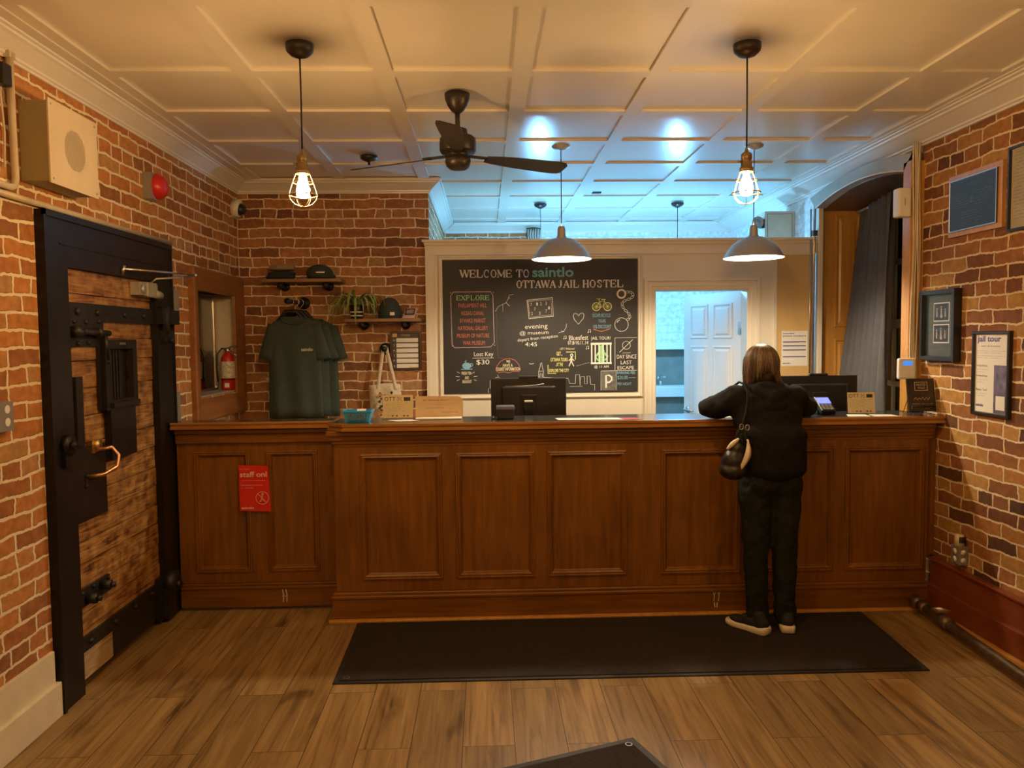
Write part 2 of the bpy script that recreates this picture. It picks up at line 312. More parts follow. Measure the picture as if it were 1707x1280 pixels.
    def circ(s, u, v, r, wd, n=.002, seg=24, a0=0, a1=2*PI):
        return s.stroke([(u+r*math.cos(a0+(a1-a0)*k/seg), v+r*math.sin(a0+(a1-a0)*k/seg)) for k in range(seg+1)], wd, n)
    def text(s, t, u0, u1, v0, v1, n=.002, bold=0, rot=0):
        """lettering stretched to fill the box u0..u1, v0..v1"""
        cu = bpy.data.curves.new('lettering', 'FONT'); cu.body = t; cu.size = 1; cu.offset = bold; cu.resolution_u = 3
        ob = bpy.data.objects.new('lettering', cu); COL.objects.link(ob)
        me = bpy.data.meshes.new_from_object(ob.evaluated_get(bpy.context.evaluated_depsgraph_get()))
        vs = [v.co.copy() for v in me.vertices]; fs = [tuple(p.vertices) for p in me.polygons]
        bpy.data.objects.remove(ob); bpy.data.curves.remove(cu); bpy.data.meshes.remove(me)
        if not vs: return s
        x0 = min(v.x for v in vs); x1 = max(v.x for v in vs); y0 = min(v.y for v in vs); y1 = max(v.y for v in vs)
        cx, cy = (u0+u1)/2, (v0+v1)/2; c, sn = math.cos(rot), math.sin(rot); out = []
        for v in vs:
            a = (u1-u0)*((v.x-x0)/(x1-x0)-.5); b = (v1-v0)*((v.y-y0)/(y1-y0)-.5)
            out.append(s.P(cx+a*c-b*sn, cy+a*sn+b*c, n))
        return s.add(out, fs)
    def scribble(s, u0, u1, v, h, wd, n=.002, seed=1, words=True):
        """a line of handwriting or print too small to read"""
        rr = random.Random(seed); u = u0; pts = []; k = 0
        while u < u1:
            pts.append((u, v + h*(.5 if k % 2 else -.5)*rr.uniform(.4, 1))); u += h*rr.uniform(.35, .7); k += 1
            if words and rr.random() < .16:
                if len(pts) > 1: s.stroke(pts, wd, n)
                pts = []; u += h*.8
        if len(pts) > 1: s.stroke(pts, wd, n)
        return s
    def build(s, name, m, parent=None, label=None, kind=None, sub=0, auto=None):
        off = root_loc(parent) if parent is not None else Vector((0, 0, 0))
        me = bpy.data.meshes.new(name); me.from_pydata([tuple(Vector(v)-off) for v in s.v], [], s.f); me.validate()
        if len(me.polygons) == len(s.sm): me.polygons.foreach_set('use_smooth', s.sm)
        bm = bmesh.new(); bm.from_mesh(me); bmesh.ops.recalc_face_normals(bm, faces=bm.faces[:]); bm.to_mesh(me); bm.free()
        me.materials.append(m); o = bpy.data.objects.new(name, me); COL.objects.link(o)
        if parent is not None: o.parent = parent
        if label: o['label'] = label
        if kind: o['kind'] = kind
        return o
def set_origin(o, c):
    c = Vector(c); o.data.transform(Matrix.Translation(-c)); o.location = c; return o
def thing(name, label, cat, loc=(0, 0, 0), group=None):
    o = bpy.data.objects.new(name, None); o.empty_display_size = .05; COL.objects.link(o); o.location = loc
    o['label'] = label; o['category'] = cat
    if group: o['group'] = group
    return o
def tag(o, label, cat, group=None):
    o['label'] = label; o['category'] = cat
    if group: o['group'] = group
    return o
def kids(o): return [c for c in COL.objects if c.parent == o]
def copy_tree(o, parent=None):
    c = o.copy(); COL.objects.link(c)
    if parent is not None: c.parent = parent
    for ch in kids(o): copy_tree(ch, c)
    return c
def dup(o, loc, label, group=None):
    c = copy_tree(o); c.location = loc; c['label'] = label
    if group: c['group'] = group
    return c
def struct(mb, name, m, parent=None): return mb.build(name, m, parent, kind='structure' if parent is None else None)

# remeshed organic volume: capsules + ellipsoids merged into one skin
def blob(pieces, voxel=.009, smooth=6, disp=0, dscale=.06, wrinkle=None):
    bm = bmesh.new()
    for pc in pieces:
        if pc[0] == 'c':
            _, p0, p1, ra, rb = pc; p0, p1 = Vector(p0), Vector(p1); d = p1-p0; n = max(2, int(d.length/(min(ra, rb)*.35))+1)
            for i in range(n+1):
                t = i/n; r = ra+(rb-ra)*t
                bmesh.ops.create_icosphere(bm, subdivisions=2, radius=r, matrix=Matrix.Translation(p0+d*t))
        else:
            _, c, r = pc[:3]; M = Matrix.Translation(Vector(c))
            if len(pc) > 3: M = M @ pc[3].to_4x4()
            bmesh.ops.create_icosphere(bm, subdivisions=3, radius=1, matrix=M @ Matrix.Diagonal((r[0], r[1], r[2], 1)))
    me = bpy.data.meshes.new('volume'); bm.to_mesh(me); bm.free()
    ob = bpy.data.objects.new('volume', me); COL.objects.link(ob)
    rm = ob.modifiers.new('r', 'REMESH'); rm.mode = 'VOXEL'; rm.voxel_size = voxel; rm.use_smooth_shade = True
    sm = ob.modifiers.new('s', 'SMOOTH'); sm.factor = .6; sm.iterations = smooth
    if disp:
        tx = bpy.data.textures.new('folds', 'CLOUDS'); tx.noise_scale = dscale; tx.noise_depth = 2
        dm = ob.modifiers.new('d', 'DISPLACE'); dm.texture = tx; dm.strength = disp; dm.mid_level = .5; dm.texture_coords = 'LOCAL'
    me2 = bpy.data.meshes.new_from_object(ob.evaluated_get(bpy.context.evaluated_depsgraph_get()))
    vs = [v.co.copy() for v in me2.vertices]; fs = [tuple(p.vertices) for p in me2.polygons]
    bpy.data.objects.remove(ob); bpy.data.meshes.remove(me); bpy.data.meshes.remove(me2)
    mb = MB(); mb.add(vs, fs, True); return mb

# ================================================================== THE ROOM
XL, XR = -1.82, 2.55          # left / right wall faces
YB, YF, YR = 5.93, 8.15, -2.2 # niche wall, far wall of the back office, wall behind the camera
ZC, ZB = 2.73, 2.64           # beam undersides, crown bottom
PX = -.41                     # return of the niche wall
fl = struct(MB().box(XL-.4, XR+.6, YR-.3, YF+.3, -.1, 0), 'floor', FLOORM)

# left wall with the deep cabinet opening and the jail door recess (one mesh of blocks)
m = MB(); T = .35
m.box(XL-T, XL, YR, 3.40, 0, 2.8); m.box(XL-T, XL, 3.40, 4.42, 1.95, 2.8); m.box(XL-T, XL-.12, 3.40, 4.42, 0, 1.95)
m.box(XL-T, XL, 4.42, 5.05, 0, 2.8); m.box(XL-T, XL, 5.05, 5.90, 0, 1.20); m.box(XL-T, XL, 5.05, 5.90, 1.92, 2.8); m.box(XL-T, XL, 5.90, YB+.3, 0, 2.8)
struct(m, 'wall_left', BRICK_L)
struct(MB().box(XL, PX, YB, YB+.3, 0, 2.8), 'wall_niche', BRICK_B)
m = MB(); m.box(PX-.28, PX-.001, YB+.3, YF, 0, 2.8); struct(m, 'wall_side_return', BRICK_B)
# right wall with window alcove
m = MB(); m.box(XR, XR+.5, YR, 4.58, 0, 2.8); m.box(XR, XR+.5, 4.58, 5.93, 0, .82); m.box(XR, XR+.5, 4.58, 5.93, 2.60, 2.8)
m.box(XR+.42, XR+.5, 4.58, 5.93, .82, 2.60)
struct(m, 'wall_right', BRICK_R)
struct(MB().box(XR, XR+.5, 5.93, YF, 0, 2.8), 'wall_right_rear', BRICK_W)
struct(MB().box(.47, XR, YF, YF+.2, 0, 2.8), 'wall_far', BRICK_W); struct(MB().box(PX, .47, YF, YF+.2, 0, 2.8), 'wall_far_left', BRICK_B)
struct(MB().box(XL-.3, XR+.3, YR-.2, YR, 0, 2.8), 'wall_behind', BRICK_B)

# ceiling: flat panels between applied beams
m = MB(); m.box(XL-.3, XR+.5, YR-.2, YF+.2, ZC+.012, ZC+.12)
G = .61; X0 = -.473; bw = .08
for k in range(-2, 5): m.box(X0+k*G, X0+k*G+bw, YR, YF, ZC, ZC+.0125)
m.box(XL, -1.668, YR, YF, ZC-.006, ZC+.0125); m.box(2.34, 2.372, YR, YF, ZC, ZC+.0125); m.box(2.372, XR, YR, YF, ZC-.006, ZC+.0125)
y = 3.534
while y < YF: m.box(XL, XR, y, y+bw, ZC+.0003, ZC+.0125); y += G
m.box(XL, XR, 2.79, 2.86, ZC+.0003, ZC+.0125); m.box(XL, XR, 2.62, 2.79, ZC-.018, ZC+.0125)
y = 2.0
while y > YR: m.box(XL, XR, y, y+bw, ZC+.0003, ZC+.0125); y -= G
struct(m, 'ceiling', CEIL)

# crown mouldings (cove profile swept along straight runs)
CP = [(0, 0), (.010, 0), (.012, .010), (.020, .012), (.022, .022), (.045, .040), (.075, .062), (.088, .068), (.090, .076), (.105, .078), (.108, .088), (.108, .098)]
def crown(name, a, b, nrm, scale=1.0, m0=0, m1=0):
    """a->b along the wall foot of the moulding, nrm = direction into the room, m0/m1 mitre signs"""
    a, b, nrm = Vector(a), Vector(b), Vector(nrm); t = (b-a).normalized(); vs = []; n = len(CP)
    for d, h in CP: vs.append(a + nrm*d*scale + Vector((0, 0, h)) + t*d*scale*m0)
    for d, h in CP: vs.append(b + nrm*d*scale + Vector((0, 0, h)) + t*d*scale*m1)
    mb = MB(); mb.add(vs, [(i, i+1, n+i+1, n+i) for i in range(n-1)]); mb.add([vs[0], vs[n-1], a+Vector((0, 0, .098)), vs[n], vs[2*n-1], b+Vector((0, 0, .098))], [(0, 1, 2), (3, 4, 5), (0, 2, 5, 3)])
    return struct(mb, name, CROWN)
crown('trim_1', (XL, YR, ZB), (XL, YB, ZB), (1, 0, 0), .95, 0, -1)
crown('trim_2', (XL, YB, ZB), (PX, YB, ZB), (0, -1, 0), .95, 1, 1)
crown('trim_3', (PX, YB, ZB), (PX, YF, ZB), (1, 0, 0), .95, -1, -1)
crown('trim_4', (PX, YF, ZB), (XR, YF, ZB), (0, -1, 0), 1.0, 1, -1)
crown('trim_5', (XR, YR, ZB), (XR, YF, ZB), (-1, 0, 0), 1.5, 0, -1)

# baseboards
m = MB(); m.box(XL, XL+.018, YR, 3.255, 0, .28, .003); m.box(XL, XL+.035, YR, 3.27, 0, .145, .004); struct(m, 'baseboard_left', OLDCREAM)
m = MB(); m.box(XR-.030, XR, YR, 4.33, .03, .285, .004); m.box(XR-.042, XR, YR, 4.33, .278, .292, .003)
m.box(XR-.055, XR, YR, 4.33, 0, .145, .004); struct(m, 'baseboard_right', REDW)
struct(MB().box(XR-.085, XR-.055, YR, 4.25, 0, .022, .005), 'trim_6', GOLDW)

# partition between the desk area and the back office, with doorway
PY = 5.90                      # front face of the partition
m = MB(); z1 = 2.235
m.box(PX+.001, 1.28, PY, PY+.14, 0, z1); m.box(1.28, 1.99, PY, PY+.14, 1.912, z1); m.box(1.99, XR-.06, PY, PY+.14, 0, z1)
struct(m, 'wall_partition', CREAM)
m = MB(); m.box(PX-.05, XR-.03, PY-.045, PY+.18, 2.272, 2.292, .004); m.box(PX-.035, XR-.04, PY-.03, PY+.165, 2.25, 2.273, .004); m.box(PX-.02, XR-.04, PY-.016, PY+.15, 2.18, 2.251)
m.box(PX-.028, PX-.001, PY-.018, PY+.02, 0, 2.25); m.box(PX-.01, PX+.04, PY-.012, PY+.001, 0, 2.2); struct(m, 'trim_7', CREAM)
# chalkboard surround
m = MB().frame((0, PY, 0)); m.ring(-.345, 1.185, 1.105, 2.178, [(0, 0), (0, .012), (.008, .020), (.014, .020), (.018, .012), (.030, .012), (.034, .006), (.036, 0)]); struct(m, 'trim_8', CREAM)
# doorway casing
m = MB().frame((0, PY, 0))
def casing(m, u0, u1, v1, wd):
    prof = [(.0, 0), (.0, .012), (.022, .014), (.026, .021), (.048, .022), (.050, .017), (.060, .018), (.064, .026), (wd-.003, .026), (wd, .020), (wd, 0)]; vs = []
    for d, n in prof: vs += [m.P(u0-d, 0, n), m.P(u0-d, v1+d, n), m.P(u1+d, v1+d, n), m.P(u1+d, 0, n)]
    m.add(vs, [(i*4+k, i*4+k+1, i*4+5+k, i*4+4+k) for i in range(len(prof)-1) for k in range(3)])
casing(m, 1.28, 1.99, 1.912, .085)
m.fbox(1.272, 1.288, 0, 1.92, -.14, .002); m.fbox(1.982, 1.992, 0, 1.92, -.14, .002); m.fbox(1.272, 1.992, 1.905, 1.92, -.14, .002)
struct(m, 'trim_9', CREAM)
m = MB().frame((0, PY, 0)); m.fbox(2.205, 2.482, .9, 2.18, 0, .006); struct(m, 'trim_10', TAN)
m = MB().frame((0, PY, 0)); m.fbox(2.188, 2.206, 0, 2.18, 0, .014); m.fbox(2.480, 2.492, 0, 2.18, 0, .014); m.fbox(2.19, 2.49, 2.165, 2.18, 0, .012); struct(m, 'trim_11', CREAM)

# six-panel door standing open into the office
ang = math.atan2(6.62-6.03, 1.70-1.985); dl = .67
dU = Vector((math.cos(ang), math.sin(ang), 0)); dN = Vector((dU.y, -dU.x, 0)); dN = -dN if dN.y > 0 else dN
m = MB().frame((1.985, 6.045, .01), dU, (0, 0, 1), dN); m.fbox(0, dl, 0, 1.895, -.035, 0)
door = struct(m, 'door_1', pm('door_paint', (.74, .75, .76), .35, var=.02))
m = MB().frame((1.985, 6.045, .01), dU, (0, 0, 1), dN)
for a, b in ((.105, .30), (.385, .575)):
    for c, d in ((.13, .68), (.86, 1.46), (1.54, 1.80)):
        m.ring(a, b, c, d, [(-.012, .0005), (-.006, .009), (.002, .009), (.012, .002), (.016, .002), (.028, .010), (.034, .011)]); m.fbox(a+.034, b-.034, c+.034, d-.034, 0, .011)
m.build('door_panel', MATS['door_paint'], door)
m = MB().frame((1.985, 6.045, .01), dU, (0, 0, 1), dN)
m.fbox(-.004, .028, 1.56, 1.66, .001, .006); m.cyl(m.P(-.006, 1.56, .004), m.P(-.006, 1.66, .004), .006); m.build('hinge', STEEL, door, 'steel butt hinge')
m = MB().frame((1.985, 6.045, .01), dU, (0, 0, 1), dN)
m.cyl(m.P(dl-.06, .93, 0), m.P(dl-.06, .93, .012), .028); m.cyl(m.P(dl-.06, .93, .01), m.P(dl-.06, .93, .05), .011); m.tube([m.P(dl-.06, .93, .05), m.P(dl-.13, .93, .055), m.P(dl-.17, .925, .05)], .009); m.build('door_handle', STEEL, door, 'steel lever handle')

# ================================================================== CHALKBOARD
def B(cx, cy): return (-.312+(cx-97)/1511*1.459, 2.14-(cy-72)/1036*.99)
cb = thing('chalkboard', 'large black chalkboard welcoming guests, covered in coloured chalk writing', 'chalkboard', (.42, PY-.004, 1.147))
m = MB(); m.box(-.312, 1.147, PY-.012, PY-.0005, 1.147, 2.142); bo = m.build('board', SLATE, cb)
def cbm(): return MB().frame((0, PY-.012, 0))
def bt(m, t, x0, x1, y0, y1, bold=0, rot=0):
    a = B(x0, y1); b = B(x1, y0); return m.text(t, a[0], b[0], a[1], b[1], .0015, bold, rot)
def bs(m, pts, w_=3, closed=False): return m.stroke([B(*p) for p in pts], w_*.00096, .0015, closed)
# hand-drawn slab-serif capitals: strokes (weight) on a unit box + serif positions
SF = {'W': ([((0, 1), (.27, 0), 1), ((.27, 0), (.5, 1), 0), ((.5, 1), (.76, 0), 1), ((.76, 0), (1, 1), 0)], [(0, 1), (.5, 1), (1, 1)]),
 'E': ([((.12, 0), (.12, 1), 1), ((.12, 1), (.9, 1), 0), ((.12, .5), (.7, .5), 0), ((.12, 0), (.95, 0), 0), ((.9, 1), (.9, .72), 0), ((.95, 0), (.95, .3), 0), ((.7, .62), (.7, .38), 0)], []),
 'L': ([((.15, 0), (.15, 1), 1), ((.0, 0), (.95, 0), 0), ((.95, 0), (.95, .35), 0)], [(.15, 1)]),
 'M': ([((.08, 0), (.08, 1), 0), ((.08, 1), (.5, .1), 1), ((.5, .1), (.9, 1), 0), ((.9, 1), (.9, 0), 1)], [(.05, 0), (.92, 0), (.05, 1), (.95, 1)]),
 'T': ([((.5, 0), (.5, 1), 1), ((.0, 1), (1, 1), 0), ((0, 1), (0, .7), 0), ((1, 1), (1, .7), 0)], [(.5, 0)]),
 'A': ([((.05, 0), (.5, 1), 0), ((.5, 1), (.95, 0), 1), ((.2, .33), (.8, .33), 0)], [(.06, 0), (.93, 0)]),
 'J': ([((.6, 1), (.6, .2), 1), ((.6, .2), (.4, 0), 0), ((.4, 0), (.1, .05), 0), ((.1, .05), (.05, .25), 0)], [(.6, 1)]),
 'I': ([((.5, 0), (.5, 1), 1)], [(.5, 0), (.5, 1)]),
 'H': ([((.14, 0), (.14, 1), 1), ((.86, 0), (.86, 1), 1), ((.14, .5), (.86, .5), 0)], [(.14, 0), (.14, 1), (.86, 0), (.86, 1)]),
 'X': ([((.08, 1), (.92, 0), 1), ((.92, 1), (.08, 0), 0)], [(.08, 1), (.92, 0), (.92, 1), (.08, 0)]),
 'P': ([((.15, 0), (.15, 1), 1)], [(.15, 0)]), 'R': ([((.15, 0), (.15, 1), 1), ((.5, .48), (.92, 0), 1)], [(.15, 0), (.92, 0)]),
 'C': ([], []), 'O': ([], []), 'S': ([], [])}
def serif(m, t, x0, x1, y0, y1, gap=.18, sp=.55):
    ws = {' ': sp, 'I': .45, 'J': .75, 'W': 1.35, 'M': 1.2}
    tot = sum(ws.get(c, .95)+gap for c in t)-gap; k = (x1-x0)/tot; x = x0; h = y1-y0; T, t_ = h*.21, h*.10
    def pl(a, w_): m.stroke([B(x+p[0]*wd, y1-p[1]*h) for p in a], w_*.00096, .0015)
    for c in t:
        wd = ws.get(c, .95)*k
        if c in SF:
            for s_ in SF[c][0]: pl([s_[0], s_[1]], T if s_[2] else t_)
            for q in SF[c][1]: pl([(q[0]-.17/ws.get(c, .95), q[1]), (q[0]+.17/ws.get(c, .95), q[1])], t_)
            if c in 'PR':
                pl([(.0, 1), (.5, 1), (.8, .9), (.86, .74), (.8, .57), (.5, .48), (.15, .48)], t_*1.4)
            if c in 'OC':
                a0, a1 = (0, 2*PI) if c == 'O' else (.8, 2*PI-.8)
                pts = [(.5+.42*math.cos(a0+(a1-a0)*i/24), .5+.5*math.sin(a0+(a1-a0)*i/24)) for i in range(25)]; pl(pts, t_*1.2)
                pl([(.13, .25), (.09, .5), (.13, .75)], T)
                if c == 'O': pl([(.87, .25), (.91, .5), (.87, .75)], T)
                else: pl([(.8, .65), (.8, 1)], t_)
            if c == 'S':
                pl([(.82, .7), (.78, .92), (.5, 1), (.22, .9), (.18, .72), (.35, .57), (.65, .45), (.82, .3), (.78, .1), (.5, 0), (.22, .08), (.18, .32)], t_*1.6); pl([(.22, .72), (.78, .32)], T)
        x += wd+gap*k
    return m
for t, x0_, x1_, y0_, y1_ in (('WELCOME', 236, 632, 148, 204), ('TO', 668, 765, 148, 204), ('OTTAWA', 668, 968, 233, 288), ('JAIL', 992, 1150, 233, 288), ('HOSTEL', 1182, 1495, 233, 288)):
    m = cbm(); serif(m, t, x0_, x1_, y0_, y1_); m.build('title_word', CHALK, bo, 'grey serif '+t)
m = cbm(); bt(m, 'saintlo', 790, 1110, 128, 206, .022); m.build('title_lettering', CHTEAL, bo, 'teal saintlo')
m = cbm()
c8 = [(180, 316), (466, 316), (484, 345), (490, 715), (462, 746), (182, 750), (164, 720), (158, 345)]; bs(m, c8, 5, True)
for p in ((158, 322), (488, 322), (166, 735), (492, 733)): m.disc(*B(*p), .004, .0015)
m.build('chalk_border', CHPINK, bo)
m = cbm(); serif(m, 'EXPLORE', 202, 455, 344, 380); m.build('lettering', CHGREEN, bo, 'green EXPLORE')
m = cbm()
for t, x0, x1, yc in (('PARLIAMENT HILL', 217, 436, 421), ('RIDEAU CANAL', 240, 413, 481), ('BYWARD MARKET', 228, 426, 539), ('NATIONAL GALLERY', 212, 441, 598), ('MUSEUM OF NATURE', 202, 452, 656), ('WAR MUSEUM', 248, 418, 713)):
    m = cbm(); bt(m, t, x0, x1, yc-16, yc+16); m.build('lettering', CHRED, bo, 'coral '+t)
def note(fn, label, name='lettering', mt=None):
    m = cbm(); fn(m); m.build(name, mt or CHALKB, bo, label)
def n_key(m): bt(m, 'Lost Key', 332, 482, 785, 828); bs(m, [(320, 833), (485, 832)], 3); bt(m, '$30', 350, 450, 845, 888)
note(n_key, 'white Lost Key $30')
def n_eve(m): bt(m, 'evening', 730, 905, 572, 618, 0, .04); bt(m, '@ museum', 688, 912, 622, 660, 0, .03); bt(m, 'depart from reception', 670, 985, 668, 700, 0, .10); bt(m, '4:45', 730, 822, 712, 745)
note(n_eve, 'white handwritten evening at museum note')
note(lambda m: (bs(m, [(990, 642), (1030, 632), (1050, 600), (1052, 570)], 3), bs(m, [(1010, 628), (1033, 631)], 3)), 'faint white arrow', 'chalk_drawing')
note(lambda m: (bt(m, 'Bluesfest', 1072, 1222, 662, 700, 0, .03), bt(m, '07.8/10.11.14', 1062, 1222, 706, 735)), 'white Bluesfest note')
def n_esc(m): bt(m, 'DAY SINCE', 1445, 1598, 818, 850); bt(m, 'LAST', 1475, 1562, 866, 894); bt(m, 'ESCAPE', 1450, 1578, 908, 934); m.circ(*B(1520, 745), .030, .003, .0015); bs(m, [(1465, 800), (1570, 700)], 4); bs(m, [(1486, 806), (1552, 804)], 3)
note(n_esc, 'white crossed-out zero, day since last escape', 'lettering', CHALK)
note(lambda m: (bt(m, 'JAIL TOUR!', 1243, 1396, 674, 706), bt(m, '@ 11 AM', 1268, 1380, 900, 926)), 'white JAIL TOUR! @ 11 AM')
note(lambda m: (bs(m, [(1430, 940), (1430, 686), (1606, 684)], 3), bs(m, [(1320, 1098), (1320, 945), (1606, 942)], 3), bs(m, [(1440, 945), (1440, 1098)], 2)), 'thin white box lines', 'chalk_border')
note(lambda m: bs(m, [(1108, 520), (1106, 500), (1120, 490), (1138, 496), (1147, 512), (1160, 492), (1178, 488), (1190, 500), (1184, 530), (1145, 576), (1115, 540), (1108, 520)], 4), 'white heart', 'chalk_drawing')
def n_ball(m):
    m.circ(*B(1482, 582), .051, .004, .0015); bs(m, [(1448, 565), (1458, 550), (1470, 545)], 6); m.circ(*B(1482, 342), .030, .013, .0015)
    ch = [(1515, 330), (1540, 325), (1568, 335), (1575, 358), (1555, 378), (1520, 390), (1492, 405), (1485, 430), (1502, 460), (1530, 485), (1548, 512), (1545, 535), (1520, 548)]
    for i in range(len(ch)-1):
        a, b = B(*ch[i]), B(*ch[i+1]); cx, cy = (a[0]+b[0])/2, (a[1]+b[1])/2; an = math.atan2(b[1]-a[1], b[0]-a[0])
        m.stroke([(cx+.014*math.cos(q)*math.cos(an)-.008*math.sin(q)*math.sin(an), cy+.014*math.cos(q)*math.sin(an)+.008*math.sin(q)*math.cos(an)) for q in [2*PI*k/12 for k in range(12)]], .004, .0015, True)
note(n_ball, 'white ball, chain and shackle', 'chalk_drawing', CHALK)
note(lambda m: (bs(m, [(502, 470), (525, 432), (585, 402), (605, 365), (612, 342), (645, 340)], 3), bs(m, [(585, 402), (612, 430)], 4), bs(m, [(560, 415), (560, 470)], 2), bs(m, [(603, 360), (618, 370)], 3)), 'white bare branch', 'chalk_drawing', CHALK)
note(lambda m: bs(m, [(505, 470), (515, 560), (508, 660), (515, 760), (520, 830), (560, 838)], 2.5), 'faint smudged line', 'chalk_drawing', CHFAINT)
def n_cal(m):
    bs(m, [(748, 385), (945, 366), (950, 510), (762, 528), (748, 385)], 7); bs(m, [(758, 395), (935, 380), (938, 500), (770, 518), (758, 395)], 3)
    for i, (x, y_) in enumerate([(780, 418), (825, 415), (855, 412), (895, 410), (808, 455), (918, 446), (785, 488), (845, 486), (896, 470)]): bt(m, '7123'[i % 4], x-6, x+6, y_-12, y_+12)
note(n_cal, 'grey calendar box with numerals', 'chalk_drawing', CHALK)
def n_sky(m):
    bs(m, [(440, 1108), (440, 1072), (455, 1070), (455, 1012), (500, 1008), (500, 985), (528, 984), (528, 1005), (640, 1003), (830, 988), (834, 940), (845, 905), (848, 880), (856, 872), (862, 905), (870, 940), (872, 990), (1062, 1000), (1075, 1040), (1118, 1042), (1122, 972), (1152, 972), (1156, 1058), (1162, 988), (1190, 988), (1192, 1045), (1212, 1045), (1212, 984), (1232, 984), (1240, 1050), (1270, 1050), (1270, 1098)], 3)
    bs(m, [(1075, 1064), (1175, 1064)], 2); bs(m, [(834, 940), (870, 940)], 3); bs(m, [(838, 990), (845, 955), (852, 990), (860, 955), (866, 990)], 5); bs(m, [(515, 984), (515, 965)], 2)
note(n_sky, 'white city skyline with clock tower', 'chalk_drawing')
for x, y_ in ((1232, 632), (1042, 680), (1218, 762)):
    note(lambda m: (bs(m, [(x-8, y_+8), (x-8, y_-12), (x+8, y_-14), (x+8, y_+6)], 3), m.disc(*B(x-11, y_+8), .004, .0015), m.disc(*B(x+5, y_+6), .004, .0015)), 'white music note', 'chalk_drawing')
note(lambda m: bs(m, [(760, 880), (775, 884), (795, 880)], 4), 'small white dash', 'chalk_drawing')
note(lambda m: [bs(m, [(1130+i*13, 903-i*3.4), (1136+i*13, 901-i*3.4)], 3) for i in range(8)], 'dotted white line', 'chalk_drawing')
note(lambda m: (m.circ(*B(1092, 818), .009, .006, .0015), bs(m, [(1090, 830), (1088, 868)], 16), bs(m, [(1088, 842), (1068, 862)], 6), bs(m, [(1090, 842), (1112, 862)], 6), bs(m, [(1086, 868), (1070, 905)], 7), bs(m, [(1090, 868), (1108, 905)], 7)), 'white walking figure', 'chalk_drawing')
note(lambda m: m.fbox(B(1323, 0)[0], B(1438, 0)[0], B(0, 1098)[1], B(0, 948)[1], 0, .0006), 'greyish rubbed square', 'chalk_drawing', CHFAINT)
note(lambda m: bs(m, [(1360, 1078), (1360, 982), (1385, 980), (1404, 995), (1404, 1018), (1385, 1035), (1362, 1035)], 13), 'white parking letter P')
note(lambda m: [bs(m, [(x, y0_), (x+dx, y0_+dy)], 3) for x, y0_, dx, dy in ((198, 938, 22, 12), (190, 974, 28, 4), (196, 1008, 22, -10), (335, 940, -20, 12), (355, 974, -28, 4), (350, 1010, -22, -10))], 'white rays around the tea note', 'chalk_drawing')
m = cbm(); m.fbox(*(B(1241, 0)[0], B(1404, 0)[0]), B(0, 738)[1], B(0, 722)[1], 0, .0018); m.fbox(B(1241, 0)[0], B(1404, 0)[0], B(0, 890)[1], B(0, 876)[1], 0, .0018)
for x in (1248, 1276, 1306, 1338, 1368, 1396): m.fbox(B(x-5, 0)[0], B(x+5, 0)[0], B(0, 880)[1], B(0, 730)[1], 0, .0025)
m.build('chalk_drawing', CHALKB, bo, 'white jail bars')
m = cbm(); m.disc(*B(1325, 765), .017, .0012, r1=.022); bs(m, [(1325, 780), (1325, 876)], 46); bs(m, [(1305, 800), (1275, 835)], 16); bs(m, [(1345, 800), (1374, 835)], 16); bs(m, [(1276, 835), (1300, 862)], 12); bs(m, [(1372, 835), (1350, 862)], 12)
m.build('chalk_drawing', CHGREEN, bo, 'green prisoner figure')
m = cbm()
for cx in (1286, 1374):
    m.circ(*B(cx, 440), .030, .005, .0015)
    for k in range(6): a = k*PI/6; c_ = B(cx, 440); m.stroke([(c_[0]-.028*math.cos(a), c_[1]-.028*math.sin(a)), (c_[0]+.028*math.cos(a), c_[1]+.028*math.sin(a))], .0018, .0015)
bs(m, [(1286, 440), (1312, 400), (1350, 400), (1330, 445), (1312, 400)], 4); bs(m, [(1330, 445), (1286, 440)], 4); bs(m, [(1350, 400), (1374, 440)], 4); bs(m, [(1350, 400), (1346, 385)], 4); bs(m, [(1325, 386), (1358, 384)], 7); bs(m, [(1312, 400), (1306, 380), (1290, 378)], 4); bs(m, [(1306, 380), (1320, 374)], 4)
m.build('chalk_drawing', CHYEL, bo, 'yellow bicycle'); m = cbm(); bt(m, 'GET...', 972, 1020, 790, 820, .02); bt(m, 'OTTAWA TOURS', 926, 1060, 838, 866, .02); bt(m, '..AT THE', 966, 1022, 876, 904, .02); bt(m, 'EXPLORE THE CITY', 915, 1070, 924, 950, .02)
bs(m, [(1048, 793), (1120, 793), (1120, 852)], 7); bs(m, [(906, 892), (906, 960), (970, 960)], 6)
m.build('lettering', CHYEL, bo, 'yellow city tours note')
m = cbm(); bt(m, 'ESCAPE BICYCLE', 1257, 1396, 494, 522); bt(m, 'TOURS', 1302, 1358, 540, 564); bt(m, '10% DISCOUNT', 1262, 1402, 582, 610); m.build('lettering', CHBLUE, bo, 'blue bicycle tours discount'); m = cbm()
m.disc(*B(275, 892), .034, .0012, r1=.024); m.fbox(B(232, 0)[0], B(318, 0)[0], B(0, 922)[1], B(0, 915)[1], 0, .0015); m.circ(*B(312, 885), .010, .005, .0015); bs(m, [(268, 868), (262, 858), (274, 852)], 7)
m.build('chalk_drawing', CHBLUE, bo, 'blue steaming cup'); m = cbm(); bt(m, 'PARKING FEE:', 1447, 1590, 950, 972, .01); bt(m, '$20.00', 1449, 1530, 985, 1016); bt(m, 'PER NIGHT', 1449, 1560, 1038, 1060); bs(m, [(1538, 1000), (1590, 1000)], 4)
m.build('lettering', CHBLUE, bo, 'blue parking fee')
